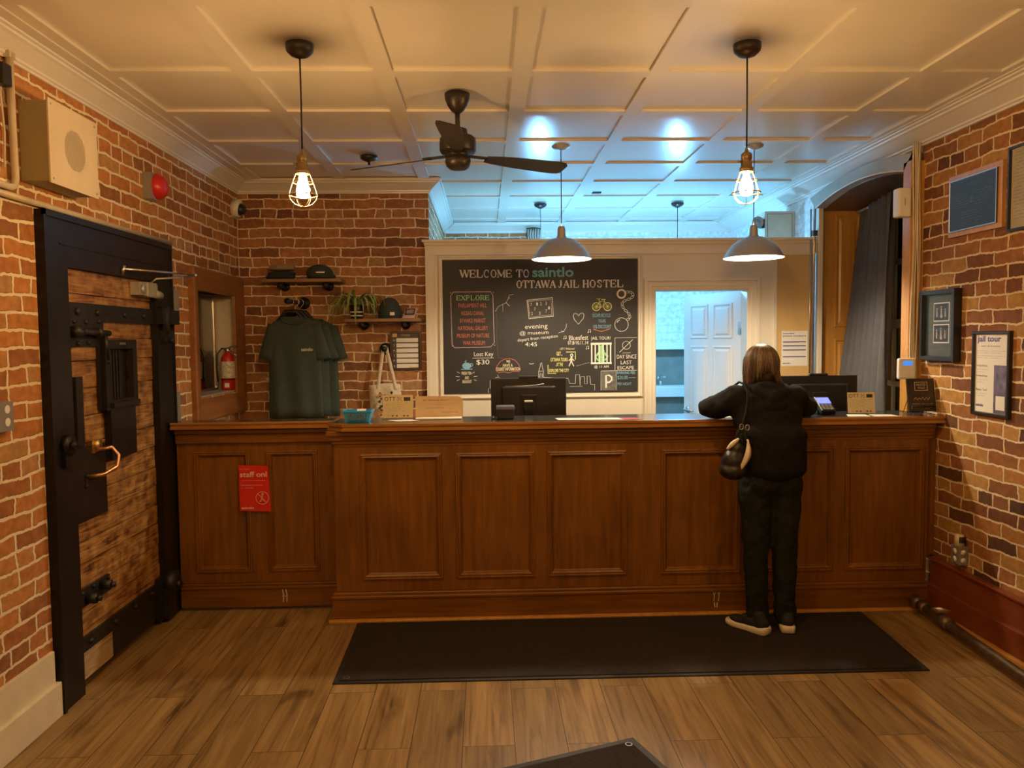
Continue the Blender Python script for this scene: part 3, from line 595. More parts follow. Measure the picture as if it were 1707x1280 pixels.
m = cbm(); bs(m, [(500, 930), (510, 895), (535, 862), (570, 842), (610, 838), (650, 852), (678, 885), (692, 925), (680, 942), (640, 938), (600, 950), (560, 942), (520, 948), (500, 930)], 4)
m.build('chalk_border', CHRED, bo, 'red dome outline'); m = cbm(); bs(m, [(1262, 616), (1300, 628), (1325, 634), (1360, 624), (1394, 614)], 5); m.build('chalk_border', CHRED, bo)
m = cbm(); bt(m, 'WE', 582, 612, 850, 872, .02); bt(m, 'HAVE A', 555, 632, 880, 904, .02); bt(m, 'TOURIST INFORMATION', 500, 688, 908, 934, .02)
m.build('lettering', PYC, bo, 'pale note inside the red dome'); m = cbm(); bt(m, 'FRESH TEA', 234, 312, 938, 962, .02); bt(m, 'AND', 258, 290, 974, 998, .02); bt(m, 'BREAKFAST', 240, 312, 1004, 1028, .02); m.build('lettering', PYC, bo, 'pale breakfast note'); m = cbm(); bt(m, "LET'S 'Welcome'", 1000, 1115, 758, 775)
m.build('lettering', PYC, bo)

# ================================================================== RECEPTION COUNTER
def panelled(m, pan, frm, fy, u0, u1, panels, z0=.16, z1=.975, root=None):
    """face frame of rails and stiles with recessed panels; panels are parts"""
    us = sorted(panels); edges = [u0]+[e for p in us for e in p]+[u1]; pz0, pz1 = .232, .918
    m.box(u0, u1, fy, fy+.05, z0, pz0); m.box(u0, u1, fy, fy+.05, pz1, z1)
    for i in range(0, len(edges), 2): m.box(edges[i], edges[i+1], fy, fy+.05, pz0, pz1)
    for a, b in us:
        q = MB().frame((0, fy, 0)); q.fbox(a, b, pz0, pz1, -.05, -.016)
        q.ring(a-.012, b+.012, pz0-.012, pz1+.012, [(0, 0), (.002, .007), (.010, .009), (.014, .004), (.022, .006), (.030, -.002), (.034, -.012), (.038, -.016)])
        q.build('panel', CWV, root)
ct = thing('reception_counter', 'long panelled dark wood reception counter with six tall panels', 'counter', (.85, 4.6, 0))
m = MB(); panelled(m, None, None, 4.325, -.84, XR-.056, [(-.69, -.26), (-.163, .256), (.346, .769), (.985, 1.412), (1.517, 1.946), (2.03, 2.465)], root=ct)
m.box(-.84, XR-.056, 4.375, 4.42, 0, 1.05); m.box(XR-.0565, XR-.002, 4.345, 4.42, .296, 1.03); m.box(-.84, -.80, 4.375, 4.62, 0, 1.05); m.box(.874, .88, 4.3235, 4.33, .16, .975)
m.build('body', CWV, ct)
m = MB(); m.box(-.862, XR-.056, 4.300, 4.37, .0, .135); m.box(-.868, XR-.056, 4.294, 4.37, .122, .142, .005); m.box(-.858, XR-.056, 4.306, 4.37, .14, .158, .005); m.build('plinth', CWH, ct)
m = MB()
for z, o_ in ((.965, .0), (.985, .010), (1.005, .022), (1.031, .036)): m.box(-.84-o_, XR-.03, 4.322-o_, 4.40, z, z+.030, .006)
m.build('cornice', CWH, ct)
m = MB().frame((0, 4.3, 0))
for dx in (1.262, 1.288):
    m.stroke([(dx, .125), (dx+.008, .098), (dx+.004, .07)], .004, .001); m.stroke([(dx+.014, .125), (dx+.006, .095)], .003, .001)
m.stroke([(1.27, .062), (1.272, .035)], .006, .001); m.stroke([(1.286, .062), (1.284, .035)], .006, .001); m.build('pale_mark', CHALK, ct, 'pale worn mark on the plinth')
tag(MB().box(-.88, XR-.09, 4.262, 4.294, 0, .016, .004).build('floor_strip', GOLDW), 'narrow tan wooden strip along the foot of the long counter', 'trim strip')
wt = thing('worktop', 'long dark laminate worktop with moulded wooden edge on the counter', 'worktop', (.85, 4.45, 1.06))
m = MB().frame((0, 0, 0), (1, 0, 0), (0, 1, 0), (0, 0, 1)); xr = XR-.004
m.prism([(-.77, 4.262), (xr, 4.262), (xr, 4.62), (-.86, 4.62), (-.86, 4.335)], 1.066, 1.1); m.build('surface', LAM, wt)
m = MB()
for z0_, z1_, d in ((1.088, 1.101, .012), (1.076, 1.0885, .004), (1.0625, 1.0765, .014)):
    q = MB().frame((0, 0, 0), (1, 0, 0), (0, 1, 0), (0, 0, 1))
    q.prism([(-.775-d*.4, 4.262-d), (xr, 4.262-d), (xr, 4.275), (-.765, 4.275), (-.85, 4.345), (-.85, 4.62), (-.86-d, 4.62), (-.86-d, 4.335-d*.4)], z0_, z1_)
    m.add(q.v, q.f)
m.build('edge_moulding', EDGE, wt)

lc = thing('counter_gate', 'low panelled wooden counter section with the red staff notice, next to the jail door', 'counter', (-1.33, 4.6, 0))
m = MB(); panelled(m, None, None, 4.53, XL+.048, -.872, [(-1.67, -1.372), (-1.258, -.985)], root=lc); m.box(XL+.048, -.872, 4.58, 4.61, 0.02, 1.05)
m.build('body', CWV, lc)
m = MB(); m.box(XL+.048, -.872, 4.518, 4.58, .02, .125); m.box(XL+.048, -.872, 4.512, 4.58, .125, .142, .004); m.box(XL+.048, -.872, 4.522, 4.58, .142, .158, .004); m.build('plinth', CWH, lc)
m = MB(); m.box(XL+.048, -.875, 4.505, 4.60, .975, 1.03, .006); m.box(XL+.048, -.875, 4.49, 4.60, 1.03, 1.060, .008); m.build('cornice', CWH, lc)
m = MB().frame((0, 4.518, 0))
for a in (-1.192, -1.172): m.stroke([(a, .12), (a+.006, .09), (a+.004, .045)], .005, .001)
m.stroke([(-1.196, .08), (-1.166, .08)], .003, .001); m.build('pale_mark', CHALK, lc, 'pale worn mark on the plinth')
w2 = thing('worktop', 'short wooden-edged worktop beside the jail door, above the red notice', 'worktop', (-1.33, 4.5, 1.06))
m = MB(); m.box(XL+.044, -.876, 4.472, 4.62, 1.066, 1.1); m.build('surface', LAM, w2)
m = MB(); m.box(XL+.044, -.876, 4.450, 4.475, 1.088, 1.101, .003); m.box(XL+.044, -.876, 4.458, 4.475, 1.076, 1.089); m.box(XL+.044, -.876, 4.448, 4.475, 1.062, 1.077, .003); m.build('edge_moulding', EDGE, w2)
# red staff notice
sg = thing('staff_notice', 'red paper notice reading staff only, taped to the short counter section', 'sign', (-1.34, 4.52, .58))
m = MB(); k = 8
for i in range(k+1):
    t = i/k; x = -1.421+.167*t; y_ = 4.516 - .010*max(0, t-.55)**1.2
    for z in (.848-.006*t, .583-.006*t): m.v.append((x+(.012*t if z < .7 else 0), y_, z))
for i in range(k): m.f.append((2*i, 2*i+1, 2*i+3, 2*i+2)); m.sm.append(True)
q = [(x, y_+.001, z) for x, y_, z in m.v]; m.add(q, [(f[3], f[2], f[1], f[0]) for f in m.f[:k]], True)
sheet = m.build('sheet', REDP, sg)
m = MB().frame((-1.421, 4.515, .583))
m.text('staff onl', .008, .160, .196, .228, .0055, .02); m.text('see reception', .008, .062, .236, .244, .0015); m.stroke([(.02, .176), (.15, .176)], .0015, .004); m.text('sauf personnel autorise', .01, .135, .144, .153, .003); m.text('for staff only', .01, .078, .128, .136, .001)
m.circ(.132, .075, .036, .003, .008); m.stroke([(.108, .098), (.154, .05)], .003, .008); m.stroke([(.132, .092), (.13, .07), (.118, .052)], .006, .008); m.stroke([(.13, .07), (.146, .056)], .006, .008); m.disc(.134, .098, .006, .008)
m.text('saintlo', .01, .082, .010, .026, .002, .03); m.build('lettering', pm('pink_print', (.85, .55, .48), .5), sg, 'pale print, prohibition circle and saintlo')

# ================================================================== THINGS ON THE COUNTER
ZT = 1.1012
bk = thing('basket', 'small bright blue plastic basket on the left end of the long worktop', 'basket', (-.715, 4.40, ZT))
bl = pm('blue_plastic', (.04, .38, .85), .35, var=.06)
m = MB()
def taper(m, cx, cy, w0, d0, w1, d1, z0, z1, th=.003):
    A = [(cx-w0/2, cy-d0/2, z0), (cx+w0/2, cy-d0/2, z0), (cx+w0/2, cy+d0/2, z0), (cx-w0/2, cy+d0/2, z0)]
    Bq = [(cx-w1/2, cy-d1/2, z1), (cx+w1/2, cy-d1/2, z1), (cx+w1/2, cy+d1/2, z1), (cx-w1/2, cy+d1/2, z1)]
    C_ = [(x+(th if x < cx else -th), y_+(th if y_ < cy else -th), z) for x, y_, z in Bq]; D = [(x+(th if x < cx else -th), y_+(th if y_ < cy else -th), z+th) for x, y_, z in A]
    v = A+Bq+C_+D; f = [(0, 3, 2, 1), (12, 13, 14, 15)]
    for i in range(4):
        j = (i+1) % 4; f += [(i, j, 4+j, 4+i), (4+i, 4+j, 8+j, 8+i), (8+i, 8+j, 12+j, 12+i)]
    return m.add(v, f)
taper(m, -.715, 4.41, .125, .085, .155, .11, ZT, ZT+.062)
m.build('shell', bl, bk)
m = MB().frame((-.715, 4.41, ZT+.062), (1, 0, 0), (0, 1, 0), (0, 0, 1)); m.ring(-.083, .083, -.060, .060, [(0, -.006), (0, .002), (.012, .002), (.012, -.004)]); m.build('rim', bl, bk)
m = MB().frame((-.715, 4.3615, ZT+.008)); m.prism([(-.05, .002), (.05, .002), (.055, .04), (-.055, .04)], -.001, .0045); m.build('front_label', pm('basket_label', (.05, .16, .28), .5, var=.9, scale=160), bk, 'busy printed label with no readable words')
m = MB(); m.obox((-.70, 4.41, ZT+.055), (.05, .06, .003), Matrix.Rotation(.4, 3, 'X')); m.obox((-.735, 4.405, ZT+.052), (.05, .05, .003), Matrix.Rotation(-.35, 3, 'Y')); tag(set_origin(m.build('paper_slips', PAPER), (-.71, 4.41, ZT)), 'loose white slips lying in the blue basket', 'paper')

def ott(x0, y_, label, s=1.0, rz=0):
    r = thing('ticket_sign', label, 'sign', (x0+.085, y_, ZT)); wd, h = .172*s, .135*s
    m = MB().frame((x0, y_, ZT), (1, 0, 0), (0, .12, .993), (0, -.993, .12))
    m.fbox(0, wd, .004, h, 0, .002); sheet = m.build('card', OLDP, r)
    m = MB().frame((x0, y_, ZT), (1, 0, 0), (0, .12, .993), (0, -.993, .12)); m.fbox(-.003, wd+.003, 0, h+.003, -.003, -.0005); m.fbox(-.003, wd+.003, 0, .003, -.003, .03); m.build('holder', glass_mat('acrylic', (.95, .95, .93), .05, .12), r)
    m = MB().frame((x0, y_, ZT), (1, 0, 0), (0, .12, .993), (0, -.993, .12))
    m.text('OTT', .008*s, .072*s, h-.034*s, h-.010*s, .003); m.stroke([(.082*s, h-.034*s), (.110*s, h-.010*s)], .002, .003); m.circ(.088*s, h-.016*s, .004, .0015, .003); m.circ(.105*s, h-.030*s, .004, .0015, .003)
    m.fbox(.120*s, .158*s, h-.034*s, h-.012*s, .002, .0028)
    for i in range(6): m.scribble(.012*s, (.15-.012*(i % 3))*s, h-(.046+.0095*i)*s, .004*s, .0009, .003, seed=i+3)
    for i, x in enumerate((.055, .08, .122, .142)): m.disc(x*s, .016*s, .006*s, .003, 8, r1=.004*s)
    m.scribble(.012*s, .045*s, .018*s, .008*s, .0012, .003, seed=9); m.build('print', BLACKI, r, 'dark print reading OTT with small icons'); return r
ott(-.595, 4.54, 'parchment OTT sign in a clear holder in front of the tote bag')
ott(2.085, 4.44, 'parchment OTT sign in a clear holder, right of the right-hand monitor', .92)
# kraft sign with cut corner
ks = thing('kraft_sign', 'wide tan card sign with a cut corner beside the parchment sign', 'sign', (-.27, 4.54, ZT))
m = MB().frame((-.408, 4.54, ZT), (1, 0, 0), (0, .1, .995), (0, -.995, .1)); m.prism([(0, .002), (.275, .002), (.275, .108), (.262, .118), (.24, .126), (0, .128)], 0, .004); m.build('card', KRAFT, ks)
m = MB().frame((-.408, 4.54, ZT), (1, 0, 0), (0, .1, .995), (0, -.995, .1)); m.text('Q: Staying late ?', .045, .19, .098, .108, .0052); m.scribble(.04, .24, .086, .003, .0008, .0052, 4)
m.scribble(.04, .20, .077, .003, .0008, .0052, 5); m.scribble(.06, .17, .058, .012, .0016, .0052, 6, False); m.scribble(.15, .25, .034, .012, .0016, .0052, 7, False); m.build('print', BLACKI, ks, 'thin dark handwriting')
m = MB(); m.obox((-.27, 4.49, ZT+.004), (.26, .08, .008), Matrix.Identity(3), .002); m.build('clear_base', MATS['paper'], ks)
def sheet(name, pts, m_, label, cat='paper', z=ZT, th=.0012, group=None):
    mb = MB().frame((0, 0, 0), (1, 0, 0), (0, 1, 0), (0, 0, 1)); mb.prism(pts, z, z+th); o = mb.build(name, m_); c = (sum(p[0] for p in pts)/len(pts), sum(p[1] for p in pts)/len(pts), z); set_origin(o, c); return tag(o, label, cat, group)
sheet('paper_card', [(-.56, 4.45), (-.43, 4.46), (-.37, 4.375), (-.50, 4.37)], PAPER, 'small pale card lying in front of the parchment sign by the basket')
pp = sheet('map_leaflet', [(.40, 4.33), (.86, 4.30), (.84, 4.40), (.39, 4.43)], PAPER, 'long white leaflet with a red end lying left of the person', 'leaflet')
m = MB().frame((0, 0, ZT+.0013), (1, 0, 0), (0, 1, 0), (0, 0, 1)); m.prism([(.76, 4.311), (.855, 4.304), (.837, 4.398), (.745, 4.405)], 0, .0006); m.build('red_end', REDP, pp, 'pinkish red end panel')
m = MB().frame((0, 0, ZT+.0013), (1, 0, 0), (0, 1, 0), (0, 0, 1))
for i in range(5): m.scribble(.43, .70, 4.345+.014*i-.0, .005, .0012, .0003, i)
m.build('print', CHBLUE, pp)
sheet('paper_sheet', [(2.02, 4.30), (2.14, 4.285), (2.16, 4.39), (2.06, 4.41)], PAPER, 'white sheet lying in front of the right parchment sign, nearer the person', group=None)
sheet('paper_sheet', [(2.165, 4.285), (2.30, 4.275), (2.30, 4.37), (2.18, 4.39)], PAPER, 'white sheet lying beside another, nearer the leaflet stand')
sheet('paper_sheet', [(1.30, 4.32), (1.46, 4.32), (1.46, 4.52), (1.30, 4.52)], PAPER, 'white form lying between the forearms of the person')
# card reader on the left
cr = thing('card_printer', 'small black receipt printer with grey-blue lid before the left monitor', 'printer', (.11, 4.45, ZT))
m = MB(); m.box(.062, .158, 4.41, 4.50, ZT, ZT+.055, .006); m.build('body', BPLA, cr)
m = MB(); m.box(.058, .162, 4.405, 4.505, ZT+.052, ZT+.074, .006); m.build('lid', pm('slate_blue_plastic', (.13, .13, .20), .35), cr)
m = MB(); m.tube([(.064, 4.46, ZT+.02), (.045, 4.45, ZT+.012), (.040, 4.43, ZT+.004)], .004); m.ball((.043, 4.43, ZT+.008), .007, 10); m.build('cable', STEEL, cr)
# monitors on the staff desk
sd = thing('staff_desk', 'low dark desk behind the counter carrying the monitors', 'desk', (.85, 4.9, 0))
m = MB(); m.box(-.3, 2.52, 4.66, 5.25, .88, .91, .004); m.build('desk_top', pm('desk_grey', (.08, .08, .08), .4), sd)
for x in (-.28, .85, 2.46):
    m = MB(); m.box(x, x+.04, 4.68, 5.2, 0, .88); m.build('leg', MATS['desk_grey'], sd)
def monitor(cx, cy, top, w_, label, arm=True):
    r = thing('monitor', label, 'monitor', (cx, cy+.02, .911)); z0 = top-.30
    m = MB(); m.box(cx-w_/2, cx+w_/2, cy, cy+.03, z0, top, .006); m.box(cx-w_*.36, cx+w_*.36, cy-.022, cy+.004, z0+.03, top-.05, .010); m.build('housing', BPLA, r)
    m = MB().frame((cx, cy+.03, z0), (-1, 0, 0), (0, 0, 1), (0, 1, 0)); m.fbox(-w_/2+.012, w_/2-.012, .014, .29, 0, .0008); m.build('screen', em('screen_glow', (.25, .35, .5), .6) if 'screen_glow' not in MATS else MATS['screen_glow'], r, 'lit screen facing the staff side')
    m = MB(); m.box(cx-.035, cx+.035, cy-.05, cy-.02, .93, z0+.16, .008); m.box(cx-.12, cx+.12, cy-.09, cy+.10, .911, .925, .006); m.box(cx-.05, cx+.05, cy-.03, cy-.018, z0+.10, z0+.20, .006); m.build('stand', BGLO, r)
    m = MB(); m.box(cx-.06, cx+.06, cy-.002, cy+.022, top-.002, top+.014, .005); m.ball((cx, cy+.022, top+.006), .004, 8); m.build('webcam', BPLA, r)
    return r
mo = monitor(.266, 4.86, 1.31, .468, 'black monitor seen from behind, below the chalkboard')
m = MB(); m.box(.236, .288, 4.806, 4.818, 1.163, 1.176, .004); m.build('emblem', WPLA, mo, 'small white emblem on the stand')
m = MB(); m.tube([(.12, 4.83, 1.262), (.24, 4.828, 1.264), (.31, 4.828, 1.268), (.36, 4.83, 1.276)], .0022, 6); m.build('edge_line', STEEL, mo, 'bright curved edge line')
monitor(2.10, 4.88, 1.302, .50, 'black monitor seen from behind, below the curtain')
# payment terminal at the person's right hand
pt = thing('payment_terminal', 'payment terminal with lit blue screen by the right hand of the person', 'card reader', (1.93, 4.44, ZT))
Rp = Matrix.Rotation(.55, 3, 'X'); m = MB(); m.obox((1.945, 4.44, ZT+.052), (.085, .14, .03), Rp, .006); m.box(1.905, 1.985, 4.44, 4.53, ZT, ZT+.05, .005); m.build('body', BPLA, pt)
m = MB(); m.obox((1.945, 4.452, ZT+.079), (.070, .055, .002), Rp); m.build('screen', em('terminal_screen', (.12, .16, .95), 1.6), pt, 'lit blue screen')
m = MB()
for i in range(4):
    for j in range(3): c_ = Vector((1.945, 4.44, ZT+.052))+Rp @ Vector((-.022+.022*j, -.055+.013*i, .0165)); m.obox(c_, (.015, .008, .003), Rp)
m.build('keypad', pm('key_grey', (.2, .2, .2), .5), pt)
# leaflet stand
ls = thing('leaflet_stand', 'black wire stand of dark leaflets at the right end of the worktop', 'leaflet stand', (2.465, 4.34, ZT))
m = MB().frame((2.385, 4.34, ZT), (1, 0, 0), (0, .2, .98), (0, -.98, .2)); m.fbox(0, .155, .018, .205, 0, .014); m.build('leaflet', pm('dark_leaflet', (.035, .024, .018), .3, var=.5, scale=25), ls)
m = MB().frame((2.385, 4.34, ZT), (1, 0, 0), (0, .2, .98), (0, -.98, .2)); m.ring(.04, .115, .135, .185, [(0, .015), (.002, .0155), (.003, .015)]); m.text('HAUNTED', .05, .105, .163, .176, .0155); m.text('WALK', .056, .10, .146, .158, .0155)
m.scribble(.03, .13, .09, .02, .0025, .0155, 3, False); m.scribble(.02, .135, .06, .006, .0014, .0155, 4); m.build('print', pm('gold_print', (.62, .55, .38), .5), ls, 'pale gold title and tiny print')
m = MB().frame((2.385, 4.34, ZT), (1, 0, 0), (0, .2, .98), (0, -.98, .2))
for u in (.01, .145): m.tube([m.P(u, .15, -.004), m.P(u, .02, -.004), m.P(u, .012, .025), m.P(u, .045, .028)], .0025, 6); m.tube([m.P(u, .1, -.004), Vector((2.385+u, 4.42, ZT+.003)), Vector((2.385+u, 4.33, ZT+.003))], .0025, 6)
m.tube([m.P(.01, .045, .028), m.P(.145, .045, .028)], .0025, 6); m.tube([m.P(.01, .15, -.004), m.P(.145, .15, -.004)], .0025, 6); m.build('wire_frame', IRON, ls)

# ================================================================== FLOOR MATS
fm = thing('floor_mat', 'long dark brown floor mat in front of the counter', 'mat', (.66, 3.9, 0))
m = MB().frame((0, 0, 0), (1, 0, 0), (0, 1, 0), (0, 0, 1)); m.prism([(-.71, 3.495), (2.035, 3.482), (2.09, 4.258), (-.72, 4.258)], .0005, .006); m.build('rubber_edge', MATE, fm)
m = MB().frame((0, 0, 0), (1, 0, 0), (0, 1, 0), (0, 0, 1)); m.prism([(-.685, 3.518), (2.01, 3.505), (2.063, 4.235), (-.695, 4.235)], .006, .010); m.build('carpet_top', MAT_, fm)
m = MB().frame((0, 0, 0), (1, 0, 0), (0, 1, 0), (0, 0, 1)); m.circ(-.655, 3.545, .013, .005, .0108); m.build('eyelet', STEEL, fm)
m2t = thing('floor_mat', 'dark mat nearest the viewer, only its far corner showing', 'mat', (.2, 2.4, 0))
cx, cy = .553, 2.945; ux, uy = -.937, -.349; vx, vy = .349, -.937
def mp2(a, b): return (cx+ux*a+vx*b, cy+uy*a+vy*b)
m = MB().frame((0, 0, 0), (1, 0, 0), (0, 1, 0), (0, 0, 1)); m.prism([mp2(0, 0), mp2(1.5, 0), mp2(1.5, .9), mp2(0, .9)], .0005, .006); m.build('rubber_edge', MATE, m2t)
m = MB().frame((0, 0, 0), (1, 0, 0), (0, 1, 0), (0, 0, 1)); m.prism([mp2(.03, .03), mp2(1.47, .03), mp2(1.47, .87), mp2(.03, .87)], .006, .010); m.build('carpet_top', MAT_, m2t)
m = MB().frame((0, 0, 0), (1, 0, 0), (0, 1, 0), (0, 0, 1)); m.circ(*mp2(.045, .045), .012, .005, .0108); m.build('eyelet', STEEL, m2t)

# ================================================================== JAIL DOOR (left wall)
jd = thing('jail_door', 'old jail door of worn planks and black iron in the left wall', 'door', (XL, 3.92, 0))
def LW(): return MB().frame((XL, 0, 0), (0, 1, 0), (0, 0, 1), (1, 0, 0))
m = LW(); a0, a1, b0, b1 = 3.275, 4.585, 0.0, 2.10
m.fbox(a0, 3.462, 0, b1, -.1, .030); m.fbox(4.362, a1, 0, b1, -.1, .030); m.fbox(3.462, 4.362, 1.885, b1, -.1, .030)
m.fbox(a0, a0+.018, 0, b1+.004, .030, .040); m.fbox(a0, a1, b1-.022, b1+.004, .030, .040); m.fbox(a1-.016, a1, 0, b1, .030, .038)
m.stroke([(a0+.06, b1-.05), (3.40, 1.975)], .004, .031); m.fbox(3.40, 4.50, 1.972, 1.977, .030, .034)
m.build('frame', BLACKM, jd)
m = LW(); zs = [.035, .165, .26, .335, .44, .56, .66, .77, .87, .985, 1.10, 1.225, 1.35, 1.475, 1.575, 1.66, 1.775, 1.885]
for i in range(len(zs)-1):
    dn = random.uniform(-.003, .003); y0_, y1_ = 3.462, 4.362
    if i == 0: continue
    m.fbox(y0_, y1_, zs[i]+.0025, zs[i+1]-.0025, -.06, -.004+dn)
m.fbox(y0_, y1_, .035, 1.885, -.06, -.016)
m.build('planks', JAILW, jd)
m = LW(); m.fbox(3.462, 3.79, .040, .175, -.03, .000); m.build('bare_patch', wood('bare_wood', (.30, .19, .09), (.60, .45, .25), .7, (30, 6, 90), bump=.5, ringcol=(.08, .03, .02)), jd, 'pale splintered bare wood')
m = LW(); m.fbox(3.79, 4.362, .035, .17, -.03, .002); m.fbox(3.462, 4.40, .170, .235, -.03, .010); m.fbox(4.30, 4.37, .02, .26, 0, .02)
for y_ in (3.56, 3.80, 4.02, 4.22): m.ball(m.P(y_, .205, .012), (.014, .017, .014), 10)
m.build('kick_plate', IRON, jd)
m = LW(); m.cyl(m.P(4.40, .215, .01), m.P(4.40, .215, .075), .062, seg=24); m.cyl(m.P(4.405, .20, .07), m.P(4.405, .20, .095), .022); m.fbox(4.34, 4.45, 0.02, .20, .005, .05); m.build('pivot', IRON, jd)
# strap hinge
m = LW(); m.fbox(3.462, 4.40, 1.655, 1.735, -.005, .012)
for y_ in (3.56, 3.74, 4.02, 4.24): m.ball(m.P(y_, 1.695, .014), (.012, .017, .017), 10)
m.cyl(m.P(4.43, 1.60, .045), m.P(4.43, 1.75, .045), .026); m.fbox(4.36, 4.60, 1.655, 1.735, .03, .062); m.fbox(4.40, 4.52, 1.56, 1.62, .03, .06); m.ball(m.P(4.46, 1.565, .07), .014, 10)
m.build('strap_hinge', IRON, jd)
# bolt plate and drop rod
m = LW(); m.fbox(3.466, 3.80, 1.54, 1.66, -.005, .010); m.cyl(m.P(3.50, 1.605, .035), m.P(3.80, 1.600, .035), .014); m.cyl(m.P(3.49, 1.605, .03), m.P(3.54, 1.605, .03), .026); m.cyl(m.P(3.69, 1.602, .03), m.P(3.72, 1.602, .03), .024)
for y_, z in ((3.53, 1.65), (3.63, 1.65), (3.75, 1.655), (3.56, 1.553), (3.65, 1.556)): m.ball(m.P(y_, z, .012), .011, 8)
m.fbox(3.74, 3.78, 1.24, 1.58, .0, .012); m.cyl(m.P(3.77, 1.60, .03), m.P(3.785, 1.47, .03), .012); m.ball(m.P(3.785, 1.465, .03), .014, 10)
m.build('slide_bolt', IRON, jd)
# hatch
m = LW(); m.ring(3.755, 4.09, 1.235, 1.57, [(0, 0), (0, .035), (.045, .035), (.05, .01)]); m.fbox(3.80, 4.045, 1.28, 1.525, -.03, .000); m.fbox(3.79, 4.075, 1.245, 1.268, .030, .052); m.fbox(3.80, 4.065, .995, 1.245, .0, .030); m.build('hatch', BLACKM, jd)
m = LW()
for y_ in (3.83, 3.86, 3.89, 3.92): m.fbox(y_, y_+.012, 1.275, 1.53, .0, .022)
m.build('hatch_bars', IRON, jd)
m = LW(); m.fbox(3.90, 3.96, 1.545, 1.556, .036, .040); m.build('hatch_mark', STEEL, jd)
m = LW(); m.fbox(3.528, 3.588, 1.06, 1.405, -.003, .010); m.build('upright_bar', BLACKM, jd)
m = LW(); m.fbox(3.462, 3.765, .755, 1.085, -.003, .014); m.ball(m.P(3.575, .955, .016), .012, 10); m.fbox(3.565, 3.585, .90, .95, .014, .017); m.ball(m.P(3.57, .91, .016), .009, 8)
m.build('lock_plate', BLACKM, jd)
m = LW(); m.fbox(3.625, 3.72, 1.05, 1.11, .0, .022); m.cyl(m.P(3.67, 1.085, .02), m.P(3.67, 1.085, .034), .026); m.build('latch_plate', BRASS, jd, 'worn brass latch plate')
m = LW(); m.tube([m.P(3.66, 1.06, .02), m.P(3.70, 1.07, .075), m.P(3.71, 1.03, .10), m.P(3.69, .98, .10), m.P(3.63, .955, .07), m.P(3.59, .95, .016)], .0095, 10); m.build('pull_handle', pm('copper', (.65, .36, .22), .3, .9), jd, 'curved copper handle')
m = LW(); m.cyl(m.P(3.385, 1.12, .03), m.P(3.385, 1.12, .055), .045, seg=24); m.cyl(m.P(3.385, 1.12, .05), m.P(3.385, 1.12, .075), .02); m.fbox(3.345, 3.425, 1.03, 1.11, .03, .05); m.fbox(3.36, 3.41, 1.104, 1.112, .05, .078); m.build('keyhole_knob', BLACKM, jd)
m = LW(); m.fbox(3.462, 3.76, .375, .455, -.003, .012)
for y_, z in ((3.545, .405), (3.68, .425)): m.cyl(m.P(y_, z, .01), m.P(y_, z, .055), .024, seg=8); m.cyl(m.P(y_, z, .05), m.P(y_, z, .075), .012)
for y_, z in ((3.50, .44), (3.60, .445), (3.62, .39), (3.74, .44), (3.74, .395)): m.ball(m.P(y_, z, .014), .01, 8)
m.build('bolt_plate', IRON, jd)
# door closer
dc = thing('door_closer', 'silver door closer with long arm at the top of the jail door', 'door closer', (XL, 4.2, 1.8))
m = LW(); m.fbox(4.12, 4.34, 1.80, 1.865, .0, .050)
for i in range(5): m.fbox(4.21+i*.024, 4.222+i*.024, 1.795, 1.872, .0, .056)
m.cyl(m.P(4.15, 1.832, .05), m.P(4.15, 1.832, .062), .022); m.cyl(m.P(4.33, 1.82, .03), m.P(4.41, 1.81, .03), .024); m.build('body', pm('cast_aluminium', (.50, .48, .42), .45, .6, bump=.2, scale=40), dc)
m = LW(); m.tube([m.P(3.965, 1.918, .045), m.P(4.30, 1.928, .13), m.P(4.52, 1.932, .19)], .006, 6); m.tube([m.P(4.29, 1.868, .03), m.P(4.30, 1.895, .06), m.P(4.52, 1.925, .19)], .006, 6)
m.ball(m.P(4.52, 1.93, .19), .011, 8); m.cyl(m.P(3.965, 1.89, .03), m.P(3.965, 1.935, .045), .009); m.build('arm', STEEL, dc)

# ================================================================== LEFT WALL THINGS
# cabinet window with stained frame
wn = thing('wall_cabinet', 'glass-backed wall cabinet in a stained wood frame in the left wall', 'cabinet', (XL, 5.42, 1.04))
m = LW(); m.ring(4.915, 5.925, 1.045, 2.025, [(0, 0), (0, .030), (.012, .038), (.05, .036), (.11, .014), (.138, .010), (.142, -.012)]); m.build('frame', FRAMEW, wn)
m = MB(); m.box(XL-.20, XL-.012, 5.057, 5.90, 1.196, 1.206); m.build('shelf_board', pm('grey_sill', (.35, .34, .32), .4), wn)
m = MB(); m.box(XL-.21, XL-.012, 5.885, 5.898, 1.206, 1.90); m.box(XL-.215, XL-.205, 5.055, 5.898, 1.206, 1.915); m.build('lining', CREAM, wn)
m = MB(); m.box(XL-.168, XL-.160, 5.07, 5.83, 1.22, 1.90); m.build('glass_pane', CASEGL, wn)
m = MB(); m.box(XL-.175, XL-.150, 5.83, 5.85, 1.206, 1.90); m.box(XL-.175, XL-.150, 5.057, 5.85, 1.206, 1.222); m.box(XL-.175, XL-.15, 5.057, 5.85, 1.885, 1.90); m.box(XL-.175, XL-.15, 5.057, 5.07, 1.206, 1.90); m.build('sash', STEEL, wn)
fx, fy_ = XL-.052, 5.775; fz = 1.2075
fe = thing('fire_extinguisher', 'red fire extinguisher standing in the wall cabinet', 'fire extinguisher', (fx, fy_, fz))
m = MB(); m.lathe([(0, 0), (.042, 0), (.048, .006), (.048, .21), (.044, .235), (.028, .262), (.018, .27), (.016, .285), (0, .285)], (fx, fy_, fz)); m.build('cylinder', RED, fe)
